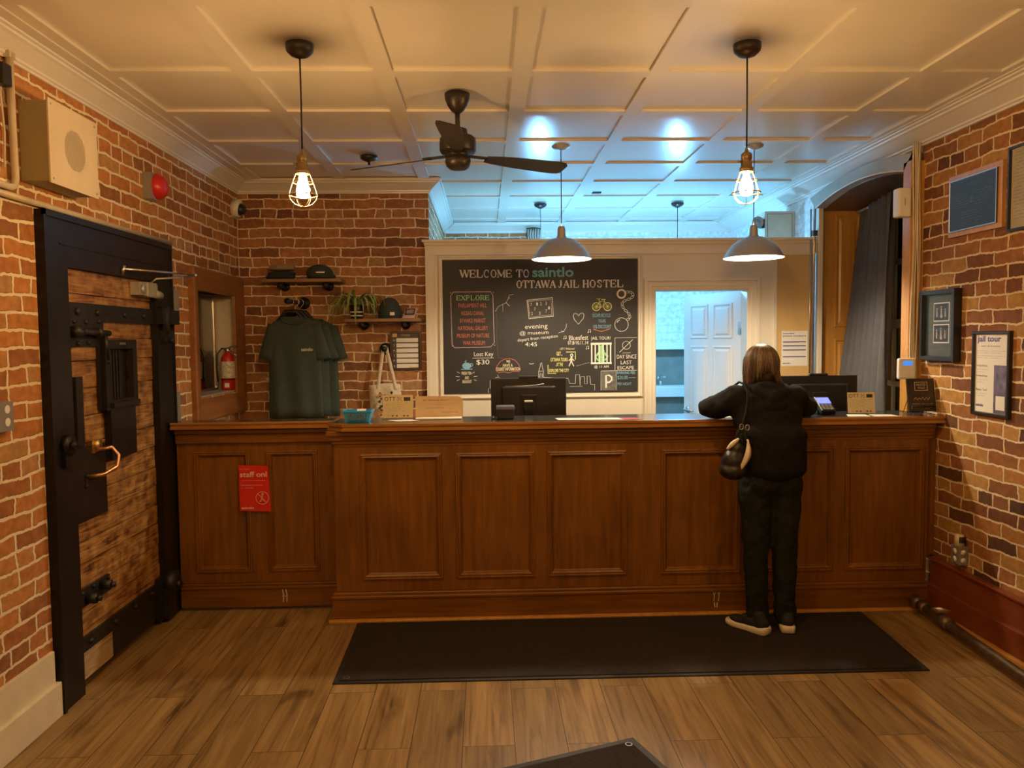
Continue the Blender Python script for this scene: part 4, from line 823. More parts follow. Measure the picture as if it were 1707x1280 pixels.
m = MB(); m.lathe([(.0486, .085), (.0486, .205)], (fx, fy_, fz)); m.build('label_band', pm('extinguisher_label', (.66, .62, .52), .5, var=.35, scale=60), fe, 'pale instruction label')
m = MB(); m.lathe([(.0488, .070), (.050, .071), (.050, .080), (.0488, .081)], (fx, fy_, fz)); m.build('strap', BPLA, fe)
m = MB(); m.box(fx-.01, fx+.022, fy_-.0515, fy_-.047, fz+.018, fz+.05); m.build('sticker', WPLA, fe)
m = MB(); m.lathe([(.017, .27), (.02, .28), (.02, .305), (0, .305)], (fx, fy_, fz)); m.tube([(fx, fy_, fz+.30), (fx+.05, fy_-.03, fz+.315), (fx+.08, fy_-.05, fz+.322)], .006, 6); m.tube([(fx, fy_, fz+.29), (fx+.05, fy_-.03, fz+.27), (fx+.075, fy_-.045, fz+.245)], .006, 6); m.build('valve_handle', STEEL, fe)
m = MB(); m.tube([(fx, fy_, fz+.29), (fx-.03, fy_-.03, fz+.30), (fx-.055, fy_-.055, fz+.26), (fx-.06, fy_-.06, fz+.16), (fx-.055, fy_-.055, fz+.06)], .006, 8); m.build('hose', BPLA, fe)
# speaker
sp = thing('wall_speaker', 'beige box loudspeaker high on the left brick wall', 'speaker', (XL, 3.37, 2.2))
R_ = Matrix.Rotation(0, 3, 'Z'); m = MB(); m.box(XL, XL+.115, 3.20, 3.565, 2.195, 2.510, .003); m.build('cabinet', SPKS, sp)
m = LW(); m.fbox(3.19, 3.575, 2.188, 2.518, .115, .121); m.build('front_plate', SPKR, sp)
m = LW(); nh = 15
for i in range(-nh, nh+1):
    for j in range(-nh, nh+1):
        if i*i+j*j < nh*nh: m.add([m.P(3.385+i*.0056+a, 2.352+j*.0056+b, .1215) for a, b in ((-.0017, -.0017), (.0017, -.0017), (.0017, .0017), (-.0017, .0017))], [(0, 1, 2, 3)])
m.build('grille_holes', pm('grille_dark', (.20, .16, .10), .7), sp)
for y_ in (3.21, 3.555):
    for z in (2.208, 2.498): m = LW(); m.ball(m.P(y_, z, .121), .005, 8); m.build('screw', STEEL, sp)
# fire alarm bell
al = thing('fire_alarm_bell', 'round red fire alarm bell on a grey box on the left wall', 'alarm bell', (XL, 4.40, 2.35))
m = LW(); m.fbox(4.315, 4.395, 2.325, 2.465, 0, .045); m.build('back_box', GREYM, al)
m = MB(); m.lathe([(0, .030), (.066, .030), (.070, .040), (.068, .060), (.052, .084), (.03, .096), (.012, .099), (.0, .099)], (XL, 4.395, 2.40), 'x'); m.build('bell', RED, al)
# dome camera in corner
dm = thing('security_camera', 'small white dome camera in the corner left of the brick niche', 'camera', (XL+.05, 5.83, 2.50))
m = MB(); m.cyl((XL, 5.83, 2.525), (XL+.055, 5.83, 2.515), .062, seg=28); m.build('housing', WPLA, dm)
m = MB(); m.ball((XL+.055, 5.82, 2.512), (.045, .045, .045), 18); m.build('dome', BGLO, dm)
m = MB(); m.tube([(XL+.012, 5.90, 2.575), (XL+.008, 5.895, 2.3), (XL+.012, 5.905, 2.0), (XL+.007, 5.90, 1.6), (XL+.010, 5.906, 1.3), (XL+.03, 5.91, 1.05)], .004, 6)
tag(set_origin(m.build('cable', pm('cream_cable', (.62, .55, .42), .5)), (XL+.01, 5.9, 1.05)), 'thin cream cable running down the corner below the dome camera', 'cable')
# conduit
m = MB(); cx_ = XL+.022
m.tube([(cx_, 3.12, 2.66), (cx_, 3.12, 2.4), (cx_, 3.125, 2.19), (cx_, 3.115, 2.16), (cx_, 3.09, 2.15), (cx_, 2.7, 2.15)], .014, 10); m.tube([(cx_-.002, 2.6, 2.118), (cx_-.002, 4.62, 2.122)], .013, 10); m.box(XL, XL+.034, 3.10, 3.14, 2.64, 2.665)
tag(set_origin(m.build('conduit', CONDUIT), (cx_, 3.12, 2.15)), 'cream painted conduit pipe running beside the speaker and over the jail door', 'pipe')
m = MB(); m.tube([(XL+.012, 3.085, 2.62), (XL+.012, 3.07, 2.5), (XL+.012, 3.085, 2.35), (XL+.012, 3.075, 2.22)], .004, 6); tag(set_origin(m.build('cable', MATS['cream_cable']), (XL+.01, 3.08, 2.2)), 'loose pale cable hanging beside the conduit by the box loudspeaker', 'cable')
m = MB(); m.box(XL, XL+.05, 3.03, 3.085, 2.52, 2.60, .004); tag(set_origin(m.build('junction_box', BPLA), (XL, 3.05, 2.52)), 'black junction box at the top of the left wall conduit', 'box')
ol = thing('power_outlet', 'grey double power outlet on the bricks beside the jail door', 'outlet', (XL, 2.985, 1.23))
m = LW(); m.fbox(2.94, 3.028, 1.228, 1.338, 0, .030); m.build('box', GREYM, ol)
m = LW(); m.disc(2.99, 1.31, .016, .031); m.disc(2.99, 1.262, .016, .031); m.build('socket', WPLA, ol)
tag(set_origin(MB().box(XL-.01, XL+.004, 4.615, 4.76, 1.715, 1.865, .006).build('grey_stone', pm('stone', (.28, .25, .20), .9, bump=.8, scale=30)), (XL, 4.7, 1.71)), 'grey stone block set in the bricks between jail door and cabinet', 'stone')
tag(set_origin(MB().box(XL, XL+.03, 4.60, 4.66, 1.09, 1.27, .004).build('metal_bracket', GREYM), (XL, 4.63, 1.1)), 'grey metal plate just above the worktop beside the jail door', 'plate')

# ================================================================== NICHE THINGS
def shelf(x0, x1, z, label):
    r = thing('wall_shelf', label, 'shelf', ((x0+x1)/2, YB, z-.03))
    m = MB(); m.box(x0, x1, YB-.20, YB-.001, z-.024, z, .003); m.build('board', SHELFW, r)
    for x in (x0+.12, x1-.12):
        m = MB(); m.cyl((x, YB-.001, z-.045), (x, YB-.012, z-.045), .034, seg=24); m.cyl((x, YB-.01, z-.045), (x, YB-.15, z-.045), .014); m.cyl((x, YB-.135, z-.045), (x, YB-.165, z-.045), .021); m.cyl((x, YB-.15, z-.045), (x, YB-.15, z-.024), .016); m.build('pipe_bracket', IRON, r)
    return r
sz1, sz2 = 2.003, 1.712
shelf(-1.60, -1.035, sz1, 'upper wooden wall shelf on black pipe brackets holding hats')
shelf(-1.02, -.472, sz2, 'lower wooden wall shelf on black pipe brackets holding the plant')
KNIT = pm('green_knit', (.035, .050, .042), .9, var=.25, scale=200, bump=.6, stretch=(1, 1, .15)); KNITT = pm('tan_knit', (.30, .22, .15), .9, var=.2, scale=200, bump=.5); NAVYK = pm('navy_knit', (.025, .03, .04), .9, var=.2, scale=200, bump=.5)
def folded(x, y_, z, w_, h, mt, label):
    pcs = [('e', (x, y_, z+h*.28), (w_/2, .07, h*.30)), ('e', (x+.01, y_, z+h*.68), (w_/2*.94, .065, h*.32))]
    o = blob(pcs, .006, 3).build('folded_beanie', mt); set_origin(o, (x, y_, z)); o.data.update(); return tag(o, label, 'hat')
folded(-1.49, YB-.10, sz1+.001, .225, .062, NAVYK, 'navy folded knit hat, lower of the two on the upper shelf')
folded(-1.485, YB-.10, sz1+.064, .205, .05, KNITT, 'tan folded knit hat on top of the navy one')
cp = thing('cap', 'dark green cap on the right end of the upper shelf', 'hat', (-1.20, YB-.10, sz1))
pcs = [('e', (-1.205, YB-.10, sz1+.045), (.098, .085, .065)), ('e', (-1.19, YB-.10, sz1+.02), (.105, .09, .028))]
blob(pcs, .006, 4).build('crown', KNIT, cp)
m = MB().frame((-1.20, YB-.19, sz1)); m.fbox(-.012, .05, .040, .050, 0.0, .006); m.build('woven_tag', WPLA, cp)
bn = thing('beanie', 'dark green cuffed knit beanie standing on the lower shelf', 'hat', (-.70, YB-.10, sz2))
m = MB(); m.lathe([(0, .155), (.02, .154), (.045, .140), (.066, .112), (.075, .08), (.077, .06)], (-.70, YB-.10, sz2)); m.build('crown', KNIT, bn)
m = MB(); m.lathe([(.078, .001), (.083, .006), (.084, .055), (.082, .064), (.074, .066)], (-.70, YB-.10, sz2)); m.build('cuff', KNIT, bn)
m = MB().frame((-.70, YB-.184, sz2)); m.fbox(.012, .045, .022, .045, -.004, .002); m.build('woven_tag', WPLA, bn)
lf = thing('postcard', 'curling pink and black printed card leaning on the lower shelf', 'card', (-.55, YB-.10, sz2))
m = MB()
for i in range(9):
    t = i/8; yy = YB-.15+.09*t+.02*math.sin(t*PI); zz = sz2+.002+.078*math.sin(t*1.5)
    m.v += [(-.605+.03*t, yy, zz), (-.515+.03*t, yy, zz)]
m.f += [(2*i, 2*i+1, 2*i+3, 2*i+2) for i in range(8)]; m.sm += [True]*8; q = [(a, b+.002, c) for a, b, c in m.v]; m.add(q, [(f[3], f[2], f[1], f[0]) for f in list(m.f)], True)
m.build('sheet', pm('postcard_print', (.62, .42, .40), .5, var=.1), lf)
m = MB().frame((-.59, YB-.125, sz2+.01), (1, 0, 0), (.15, .5, .86), (0, -.86, .5)); m.ring(0, .07, .012, .065, [(0, .014), (.008, .0145), (.009, .014)]); m.scribble(.012, .06, .045, .018, .004, .016, 5, False); m.scribble(.012, .06, .025, .01, .004, .016, 6, False); m.build('print', BLACKI, lf)
# spider plant
PLG = pm('leaf_green', (.26, .38, .10), .5, var=.35, scale=25); PLS = pm('leaf_pale', (.60, .62, .36), .5, var=.2)
pl = thing('potted_spider_plant', 'spider plant with drooping striped leaves on the lower shelf', 'plant', (-.94, YB-.11, sz2))
m = MB(); m.lathe([(0, 0), (.040, 0), (.044, .005), (.050, .095), (.048, .10), (.044, .099), (.043, .085), (0, .085)], (-.94, YB-.11, sz2+.001)); m.build('pot', BGLO, pl)
m = MB()
for h in (.018, .045, .072): m.lathe([(.0462+.0006*(h/.02), h), (.0466+.0006*(h/.02), h+.010)], (-.94, YB-.11, sz2))
m.build('pot_stripes', WPLA, pl, 'white stripes')
rr = random.Random(3); mg, ms = MB(), MB()
for i in range(64):
    a = rr.uniform(PI, 2*PI) if i % 3 else rr.uniform(0, PI); ln = rr.uniform(.22, .40); el = rr.uniform(.6, 1.45); pts = []; dirv = Vector((math.cos(a), min(.35, math.sin(a)) if math.sin(a) > 0 else math.sin(a), 0)); p = Vector((-.94, YB-.11, sz2+.09))+dirv*.02
    e = el
    for k in range(11):
        pts.append(p.copy()); p = p+(dirv*math.cos(e)+Vector((0, 0, math.sin(e))))*ln/10; e -= rr.uniform(.20, .40)
        if p.y > YB-.012: p.y = YB-.012
        if p.y > YB-.215 and p.z < sz2+.012: p.z = sz2+.012
        if p.y > YB-.205: p.x = min(p.x, -.80)
    wv = Vector((-dirv.y, dirv.x, 0)); wv = wv.normalized() if wv.length > 0 else Vector((1, 0, 0)); M_ = ms if i % 3 == 0 else mg
    vs = []
    for k, q in enumerate(pts):
        w_ = .0078*math.sin(PI*(.12+.86*k/10)); vs += [q-wv*w_, q+Vector((0, 0, -.002)), q+wv*w_]
    M_.add(vs, [(3*k+j, 3*k+j+1, 3*k+j+4, 3*k+j+3) for k in range(10) for j in range(2)], True)
mg.build('leaves', PLG, pl); ms.build('leaves', PLS, pl, 'paler leaves')
# face-out rail with three shirts
fr = thing('garment_hook', 'black pipe rail with flange carrying the hanging T-shirts', 'hook', (-1.345, YB, 1.83))
m = MB(); m.cyl((-1.345, YB-.001, 1.835), (-1.345, YB-.014, 1.835), .045, seg=24); m.tube([(-1.345, YB-.01, 1.835), (-1.378, YB-.345, 1.835)], .0145, 12); m.cyl((-1.378, YB-.345, 1.835), (-1.380, YB-.37, 1.835), .021); m.build('pipe', IRON, fr)
SH = pm('green_jersey', (.040, .060, .047), .85, var=.12, scale=40, bump=.15); SHT = pm('shirt_print', (.6, .6, .5), .7)
def loft(m, rings, cap=True):
    n = len(rings[0]); vs = [p for r in rings for p in r]; fs = []
    for i in range(len(rings)-1):
        for k in range(n): l = (k+1) % n; fs.append((i*n+k, i*n+l, (i+1)*n+l, (i+1)*n+k))
    if cap: fs += [tuple(range(n))[::-1], tuple((len(rings)-1)*n+k for k in range(n))]
    return m.add(vs, fs, True)
def hanger(x, y_, zr, label):
    r = thing('clothes_hanger', label, 'hanger', (x, y_, zr-.1), 'black hangers on the rail')
    m = MB(); pts = [(x+.021*math.cos(a), y_, zr+.021*math.sin(a)) for a in [(-.3+2.6*k/10) for k in range(11)]]; pts = [(x, y_, zr-.065), (x, y_, zr-.035)]+[(x+.021, y_, zr-.012)]+pts; m.tube(pts, .0022, 6); m.build('hook', STEEL, r)
    m = MB(); m.tube([(x-.165, y_, zr-.185), (x-.10, y_, zr-.142), (x-.035, y_, zr-.075), (x+.035, y_, zr-.075), (x+.10, y_, zr-.142), (x+.165, y_, zr-.185)], [.007, .010, .018, .018, .010, .007], 8); m.build('bar', BPLA, r); return r
def shirt(cx, y_, zt, rz, label, logo):
    r = thing('t_shirt', label, 'shirt', (cx, y_, zt-.7), 'green T-shirts on the rail'); rr = random.Random(int(cx*1000)); R = Matrix.Rotation(rz, 3, 'Z'); C_ = Vector((cx, y_, 0)); ph = rr.uniform(0, 6)
    def tr(x, y2, z): return C_+R @ Vector((x, y2, 0))+Vector((0, 0, z))
    rows = [(0, .062, .016), (-.012, .09, .020), (-.035, .140, .025), (-.065, .178, .028), (-.11, .186, .030), (-.2, .182, .030), (-.35, .182, .029), (-.5, .185, .028), (-.66, .190, .029), (-.715, .191, .029)]
    m = MB(); rings = []
    for i, (dz, hw, hd) in enumerate(rows):
        ring = []
        for k in range(48):
            a = 2*PI*k/48; ca, sa = math.cos(a), math.sin(a); x = hw*math.copysign(abs(ca)**.75, ca); f_ = 1+.35*math.sin(x*38+ph+dz*3)*min(1, -dz*2.2)
            ring.append(tr(x, hd*sa*f_, zt+dz+.004*math.sin(x*20+ph)*(dz < -.6)))
        rings.append(ring)
    loft(m, rings)
    for sd_ in (-1, 1):
        rg = []
        for t in [k/7 for k in range(8)]:
            px = sd_*(.138+.058*t); pz = zt-.055-.250*t; a_, b_ = .046+.016*t, .023+.004*t; d = Vector((sd_*.22, 0, -.97)).normalized(); sx = Vector((d.z, 0, -d.x))
            rg.append([tr(px+sx.x*a_*math.cos(q)*1.0, b_*math.sin(q), pz+sx.z*a_*math.cos(q)) for q in [2*PI*k/20 for k in range(20)]])
        loft(m, rg)
    m.build('fabric', SH, r)
    m = MB(); pts = [tr(.085*math.cos(a), -.020-.018*math.sin(-a)*1, zt-.012+.040*math.sin(a)*(1 if a > PI else .2)) for a in [2*PI*k/24 for k in range(24)]]; m.tube(pts, .006, 6, closed=True); m.build('collar', SH, r)
    if logo:
        m = MB().frame(tr(.050, -.040, zt-.245), R @ Vector((1, 0, 0)), (0, 0, 1), R @ Vector((0, -1, 0))); m.text('saintlo', 0, .082, 0, .024, 0, .03); m.build('print', SHT, r, 'pale saintlo')
    return r
for i, (x, y_) in enumerate(((-1.372, 5.635), (-1.360, 5.735), (-1.350, 5.835))): hanger(x+.0, y_, 1.838 if i else 1.838, ['black hanger nearest the viewer, holding the front T-shirt', 'middle black hanger on the rail', 'black hanger nearest the wall'][i])
shirt(-1.352, 5.635, 1.728, .05, 'dark green T-shirt with small saintlo print, frontmost on the rail', True)
shirt(-1.318, 5.735, 1.722, .08, 'dark green T-shirt, middle one on the rail', False)
shirt(-1.272, 5.835, 1.716, .05, 'dark green T-shirt nearest the brick wall on the rail', False)
# tote bag on hook
hk = thing('wall_hook', 'round black pipe hook holding the cream tote bag', 'hook', (-.745, YB, 1.49))
m = MB(); m.cyl((-.745, YB-.001, 1.49), (-.745, YB-.012, 1.49), .045, seg=24); m.cyl((-.745, YB-.01, 1.49), (-.745, YB-.09, 1.49), .013); m.cyl((-.745, YB-.09, 1.49), (-.745, YB-.11, 1.49), .021); m.build('pipe', IRON, hk)
TOTE = pm('cream_canvas', (.62, .54, .40), .85, var=.06, scale=50, bump=.15)
tb = thing('tote_bag', 'cream canvas tote bag with colourful print hanging on the wall', 'bag', (-.745, YB-.07, .96))
m = MB(); rings = []
for i in range(11):
    t = i/10; z = .94+.29*t; hw = .128-.012*t; ring = []
    for k in range(40):
        a = 2*PI*k/40; ca, sa = math.cos(a), math.sin(a); x = hw*math.copysign(abs(ca)**.6, ca); ring.append((-.745+x+.006*math.sin(z*14), YB-.07+(.030-.008*t)*sa*(1+.3*math.sin(x*50+z*10)), z+.008*math.sin(x*24+1)*(t > .95)))
    rings.append(ring)
loft(m, rings); m.build('body', TOTE, tb)
m = MB()
for x0_, x1_ in ((-.80, -.757), (-.665, -.733)):
    pts = [Vector((x0_+(x1_-x0_)*t, YB-.095+.02*t, 1.19+.305*t-.0*t)) for t in [k/8 for k in range(9)]]
    for k in range(8):
        a, b = pts[k], pts[k+1]; m.add([a+Vector((-.013, 0, 0)), a+Vector((.013, .004, 0)), b+Vector((.013, .004, 0)), b+Vector((-.013, 0, 0)), a+Vector((-.013, .004, 0)), a+Vector((.013, .008, 0)), b+Vector((.013, .008, 0)), b+Vector((-.013, .004, 0))], [(0, 1, 2, 3), (7, 6, 5, 4), (0, 3, 7, 4), (1, 5, 6, 2)], True)
m.tube([(-.757, YB-.075, 1.492), (-.752, YB-.078, 1.510), (-.742, YB-.078, 1.512), (-.733, YB-.075, 1.494)], .008, 8); m.build('straps', TOTE, tb)
rr = random.Random(11); mb_, mo_ = MB().frame((-.745, YB-.113, 0)), MB().frame((-.745, YB-.113, 0))
for i in range(26): mb_.disc(rr.uniform(-.045, .05), 1.0+rr.uniform(0, .17), rr.uniform(.004, .011), .004+.0004*i, 7, r1=rr.uniform(.004, .011))
for i in range(8): mo_.disc(rr.uniform(-.045, .03), 1.0+rr.uniform(0, .17), rr.uniform(.008, .016), .003+.0003*i, 8)
mb_.build('print', BLACKI, tb, 'black blotches of the print'); mo_.build('print', pm('orange_print', (.65, .25, .08), .7), tb, 'orange blotches of the print')
# weekly planner frame
wp = thing('planner_frame', 'dark framed weekly planner board on the niche wall beside the tote bag', 'frame', (-.59, YB, 1.33))
m = MB().frame((0, YB, 0)); m.ring(-.712, -.478, 1.328, 1.622, [(0, 0), (0, .022), (.016, .022), (.018, .008)]); m.build('frame', pm('dark_frame', (.05, .022, .015), .4), wp)
m = MB().frame((0, YB, 0)); m.fbox(-.698, -.492, 1.342, 1.608, 0, .009); m.build('board', pm('planner_dark', (.06, .05, .045), .5), wp)
m = MB().frame((0, YB, 0))
for k in range(6): z = 1.571-.0385*k; m.fbox(-.665, -.502, z-.033, z-.003, .009, .0105)
m.build('day_row', PAPER, wp, 'six blank pale day rows')
m = MB().frame((0, YB, 0)); m.fbox(-.694, -.66, 1.577, 1.604, .009, .0105); m.fbox(-.575, -.502, 1.345, 1.352, .009, .011); m.text('WEEK', -.63, -.56, 1.582, 1.596, .0105); m.build('accent', pm('mustard', (.62, .42, .12), .5), wp)
m = MB().frame((0, YB, 0))
for k, d in enumerate('MTWTFS'): z = 1.571-.0385*k; m.text(d, -.689, -.676, z-.026, z-.012, .0105)
m.build('day_letters', PAPER, wp)
tag(set_origin(MB().box(-1.640, -1.615, YB-.006, YB-.0005, 1.262, 1.285).build('wall_tag', WPLA), (-1.63, YB, 1.26)), 'tiny white tag on the bricks left of the T-shirts', 'tag')

# poster on partition
ps = thing('phone_numbers_poster', 'white phone numbers sheet on the tan panel by the window', 'poster', (2.345, PY, 1.325))
m = MB().frame((0, PY-.006, 0)); m.fbox(2.247, 2.447, 1.327, 1.592, 0, .0012); m.build('sheet', PAPER, ps)
m = MB().frame((0, PY-.006, 0)); m.text('important', 2.257, 2.345, 1.566, 1.578, .0018, .03); m.text('phone numbers', 2.257, 2.432, 1.546, 1.560, .0018, .03)
for z in (1.509, 1.479, 1.448, 1.397): m.fbox(2.258, 2.434, z-.004, z+.004, .001, .0018)
m.text('saintlo', 2.256, 2.316, 1.342, 1.353, .0018, .03); m.build('print', BLUEI, ps, 'dark blue title and lines')

# ================================================================== CEILING THINGS
def bulbcage(x, y_, dz, label):
    r = thing('cage_pendant_lamp', label, 'lamp', (x, y_, 2.09+dz), 'cage pendant lamps')
    m = MB(); m.lathe([(0, 2.676), (.012, 2.676), (.035, 2.684), (.052, 2.700), (.055, 2.712), (.055, 2.7295), (0, 2.7295)], (x, y_, 0)); m.build('canopy', BRONZE, r)
    m = MB(); m.tube([(x, y_, 2.68), (x+.001, y_, 2.5), (x, y_, 2.29+dz)], .0035, 8); m.build('cord', BPLA, r)
    m = MB(); m.lathe([(.005, 2.318), (.009, 2.302), (.016, 2.298), (.022, 2.292), (.022, 2.272), (.019, 2.268), (.019, 2.262), (.022, 2.258), (.022, 2.240), (.027, 2.238), (.027, 2.222), (.0, 2.222)], (x, y_, dz), seg=20); m.cyl((x-.02, y_, 2.262+dz), (x-.036, y_, 2.262+dz), .005, seg=8); m.build('socket', pm('antique_brass', (.30, .22, .12), .4, .9), r)
    m = MB(); m.lathe([(.010, 2.222), (.013, 2.205), (.022, 2.182), (.028, 2.160), (.026, 2.140), (.016, 2.127), (0, 2.123)], (x, y_, dz), seg=20); m.build('bulb', MATS.get('filament_bulb') or em('filament_bulb', CAGE_C, CAGE_E), r, 'glowing warm bulb')
    m = MB(); prof = [(.024, 2.228), (.031, 2.212), (.041, 2.185), (.049, 2.16), (.056, 2.137), (.050, 2.118), (.035, 2.102), (.014, 2.093), (0, 2.091)]
    for k in range(6): a = k*PI/3+.2; m.tube([(x+q*math.cos(a), y_+q*math.sin(a), h+dz) for q, h in prof], .0014, 5)
    for q, h in ((.027, 2.222), (.041, 2.187), (.056, 2.137)):
        m.tube([(x+q*math.cos(a), y_+q*math.sin(a), h+dz) for a in [2*PI*k/24 for k in range(24)]], .0028 if q > .05 else .002, 5, closed=True)
    m.build('wire_cage', BRASS, r)
    return r
b1 = bulbcage(-.722, 3.215, 0, 'caged bare-bulb pendant hanging in front of the niche')
dup(b1, (1.071, 3.205, 2.09), 'caged bare-bulb pendant hanging on the right, in front of a dome lamp')
dup(b1, (-.735, 1.215, 2.09), 'caged bare-bulb pendant nearest the viewer, only its rim showing above the loudspeaker')
dup(b1, (1.07, 1.215, 2.09), 'caged bare-bulb pendant outside the picture, in front of the right-hand brick wall')
dup(b1, (.17, -.75, 2.09), 'caged bare-bulb pendant in the middle of the room behind the viewer')

def dome(x, y_, dz, label):
    r = thing('dome_pendant_lamp', label, 'lamp', (x, y_, 2.04+dz), 'dome pendant lamps')
    m = MB(); m.lathe([(0, 2.700), (.010, 2.702), (.040, 2.712), (.056, 2.722), (.057, 2.7295), (0, 2.7295)], (x, y_, 0)); m.build('canopy', NICKEL, r)
    m = MB(); m.tube([(x, y_, 2.70), (x, y_, 2.235+dz)], .003, 8); m.build('cord', BPLA, r)
    m = MB(); m.lathe([(.006, 2.245), (.020, 2.24), (.024, 2.225), (.026, 2.185), (.034, 2.172), (0.034, 2.168)], (x, y_, dz), seg=24); m.build('socket_cap', NICKEL, r)
    out = [(.034, 2.172), (.060, 2.166), (.095, 2.150), (.130, 2.122), (.158, 2.088), (.173, 2.060), (.182, 2.048), (.185, 2.042)]
    m = MB(); m.lathe(out, (x, y_, dz), seg=48); m.build('shade', NICKEL, r)
    m = MB(); m.lathe([(q-.0025, h-.002) for q, h in out], (x, y_, dz), seg=48); m.build('shade_lining', pm('lamp_white', (.9, .88, .82), .6, var=.01), r, 'white inside of the shade')
    m = MB(); m.ball((x, y_, 2.108+dz), (.032, .032, .036), 16); m.cyl((x, y_, 2.135+dz), (x, y_, 2.165+dz), .014); m.build('bulb', MATS.get('warm_bulb') or em('warm_bulb', DOME_C, DOME_E), r, 'glowing bulb under the shade')
    return r
d1 = dome(.478, 4.87, 0, 'brushed metal dome pendant lamp over the chalkboard')
dup(d1, (1.675, 4.87, 2.04-.0), 'brushed metal dome pendant lamp on the right, behind the caged bulb')
def office(x, y_, label):
    r = thing('office_pendant_lamp', label, 'lamp', (x, y_, 1.95), 'office pendants')
    m = MB(); m.lathe([(0, 2.688), (.012, 2.688), (.045, 2.705), (.055, 2.715), (.055, 2.7295), (0, 2.7295)], (x, y_, 0)); m.build('canopy', BRONZE, r)
    m = MB(); m.tube([(x, y_, 2.69), (x, y_, 2.14)], .003, 6); m.cyl((x, y_, 2.14), (x, y_, 2.09), .02); m.build('cord', BPLA, r)
    m = MB(); m.ball((x, y_, 2.045), (.045, .045, .050), 16); m.build('bulb', MATS.get('cool_bulb') or em('cool_bulb', COOL_C, COOL_E), r, 'cool blue-white bulb'); return r
o1 = office(.497, 6.93, 'black cord pendant behind the partition, left of the doorway'); dup(o1, (1.70, 6.91, 1.95), 'black cord pendant behind the partition, above the doorway')
# capped mount, small vent plate
m = MB(); m.lathe([(0, 2.672), (.008, 2.672), (.009, 2.692), (.035, 2.700), (.055, 2.712), (.056, 2.7295), (0, 2.7295)], (-.727, 5.12, 0)); tag(set_origin(m.build('ceiling_mount', BRONZE), (-.727, 5.12, 2.67)), 'black round ceiling mount without a lamp, left of the fan', 'ceiling mount')
tag(set_origin(MB().box(.89, .96, 6.44, 6.50, ZC+.004, ZC+.012).build('ceiling_plate', BPLA), (.925, 6.47, 2.73)), 'small dark rectangular plate on the ceiling beyond the fan', 'plate')
# ceiling fan
fx0, fy0 = -.12, 3.85
cf = thing('ceiling_fan', 'dark bronze three-blade ceiling fan', 'ceiling fan', (fx0, fy0, 2.37))
m = MB(); m.lathe([(0, 2.640), (.018, 2.640), (.030, 2.650), (.046, 2.672), (.058, 2.700), (.061, 2.7295), (0, 2.7295)], (fx0, fy0, 0)); m.build('canopy', BRONZE, cf)
m = MB(); m.cyl((fx0, fy0, 2.645), (fx0, fy0, 2.54), .012); m.build('downrod', BRONZE, cf)
m = MB(); m.lathe([(.02, 2.572), (.045, 2.562), (.050, 2.53), (.075, 2.528), (.086, 2.518), (.088, 2.500), (.088, 2.462), (.082, 2.450), (.050, 2.447), (.050, 2.430), (.060, 2.425), (.062, 2.405), (.055, 2.385), (.040, 2.373), (0, 2.371)], (fx0, fy0, 0), seg=40); m.build('motor', BRONZE, cf)
for k, a in enumerate((math.radians(26), math.radians(154), math.radians(-92))):
    d = Vector((math.cos(a), math.sin(a), 0)); n_ = Vector((-d.y, d.x, 0)); sec = []
    tilt = -.26
    for t, hw in ((.15, .026), (.20, .036), (.30, .048), (.45, .056), (.55, .058), (.585, .052), (.60, .035)):
        c_ = Vector((fx0, fy0, 2.437))+d*t-Vector((0, 0, .012*t)); wv = n_*math.cos(tilt)+Vector((0, 0, math.sin(tilt))); sec.append([c_-wv*hw+Vector((0, 0, .003)), c_+wv*hw+Vector((0, 0, .003)), c_+wv*hw-Vector((0, 0, .003)), c_-wv*hw-Vector((0, 0, .003))])
    m = MB(); loft(m, sec); m.sm = [False]*len(m.f); m.build('blade', BRONZE, cf)
    m = MB(); m.obox(Vector((fx0, fy0, 2.440))+d*.125, (.13, .035, .006), Matrix.Rotation(a, 3, 'Z')); m.build('blade_iron', BRONZE, cf)

# ================================================================== WINDOW ALCOVE (right wall)
CX = 2.47
al_ = thing('window_casing', 'arched wooden window casing with golden side post on the right wall', 'window casing', (CX, 5.2, .9))
def RW(x=XR): return MB().frame((x, 0, 0), (0, 1, 0), (0, 0, 1), (-1, 0, 0))
def arc(ends, mid, n=18):
    (ya, za), (yb, zb) = ends; return [(ya+(yb-ya)*t, za+(zb-za)*t+mid*4*t*(1-t)) for t in [k/n for k in range(n+1)]]
inn = arc(((4.60, 2.515), (5.83, 2.50)), .068); outr = arc(((4.51, 2.600), (5.93, 2.590)), .058)
m = RW(CX); vs = [m.P(y_, z, 0) for y_, z in inn]+[m.P(y_, z, 0) for y_, z in outr]+[m.P(y_, z, -.078) for y_, z in inn]+[m.P(y_, z, -.078) for y_, z in outr]; n = len(inn)
fs = []
for i in range(n-1): fs += [(i, i+1, n+i+1, n+i), (2*n+i, 3*n+i, 3*n+i+1, 2*n+i+1), (i, 2*n+i, 2*n+i+1, i+1), (n+i, n+i+1, 3*n+i+1, 3*n+i)]
m.add(vs, fs, False); m.build('arch_board', pm('grey_green_paint', (.36, .36, .30), .35, var=.08), al_, 'grey arched board')
m = RW(CX); pts = [m.P(y_, z, .001) for y_, z in inn]; m.tube(pts, .005, 6); m.build('arch_bead', CREAM, al_, 'pale bead along the arch')
m = MB(); m.box(CX, XR+.01, 4.515, 4.60, 1.101, 2.56, .003); m.build('side_post', GOLDW, al_, 'golden wooden post')
m = MB(); m.box(2.505, 2.540, 5.85, 5.898, 1.0, 2.53, .003); m.build('side_post', CREAM, al_, 'pale far side post')
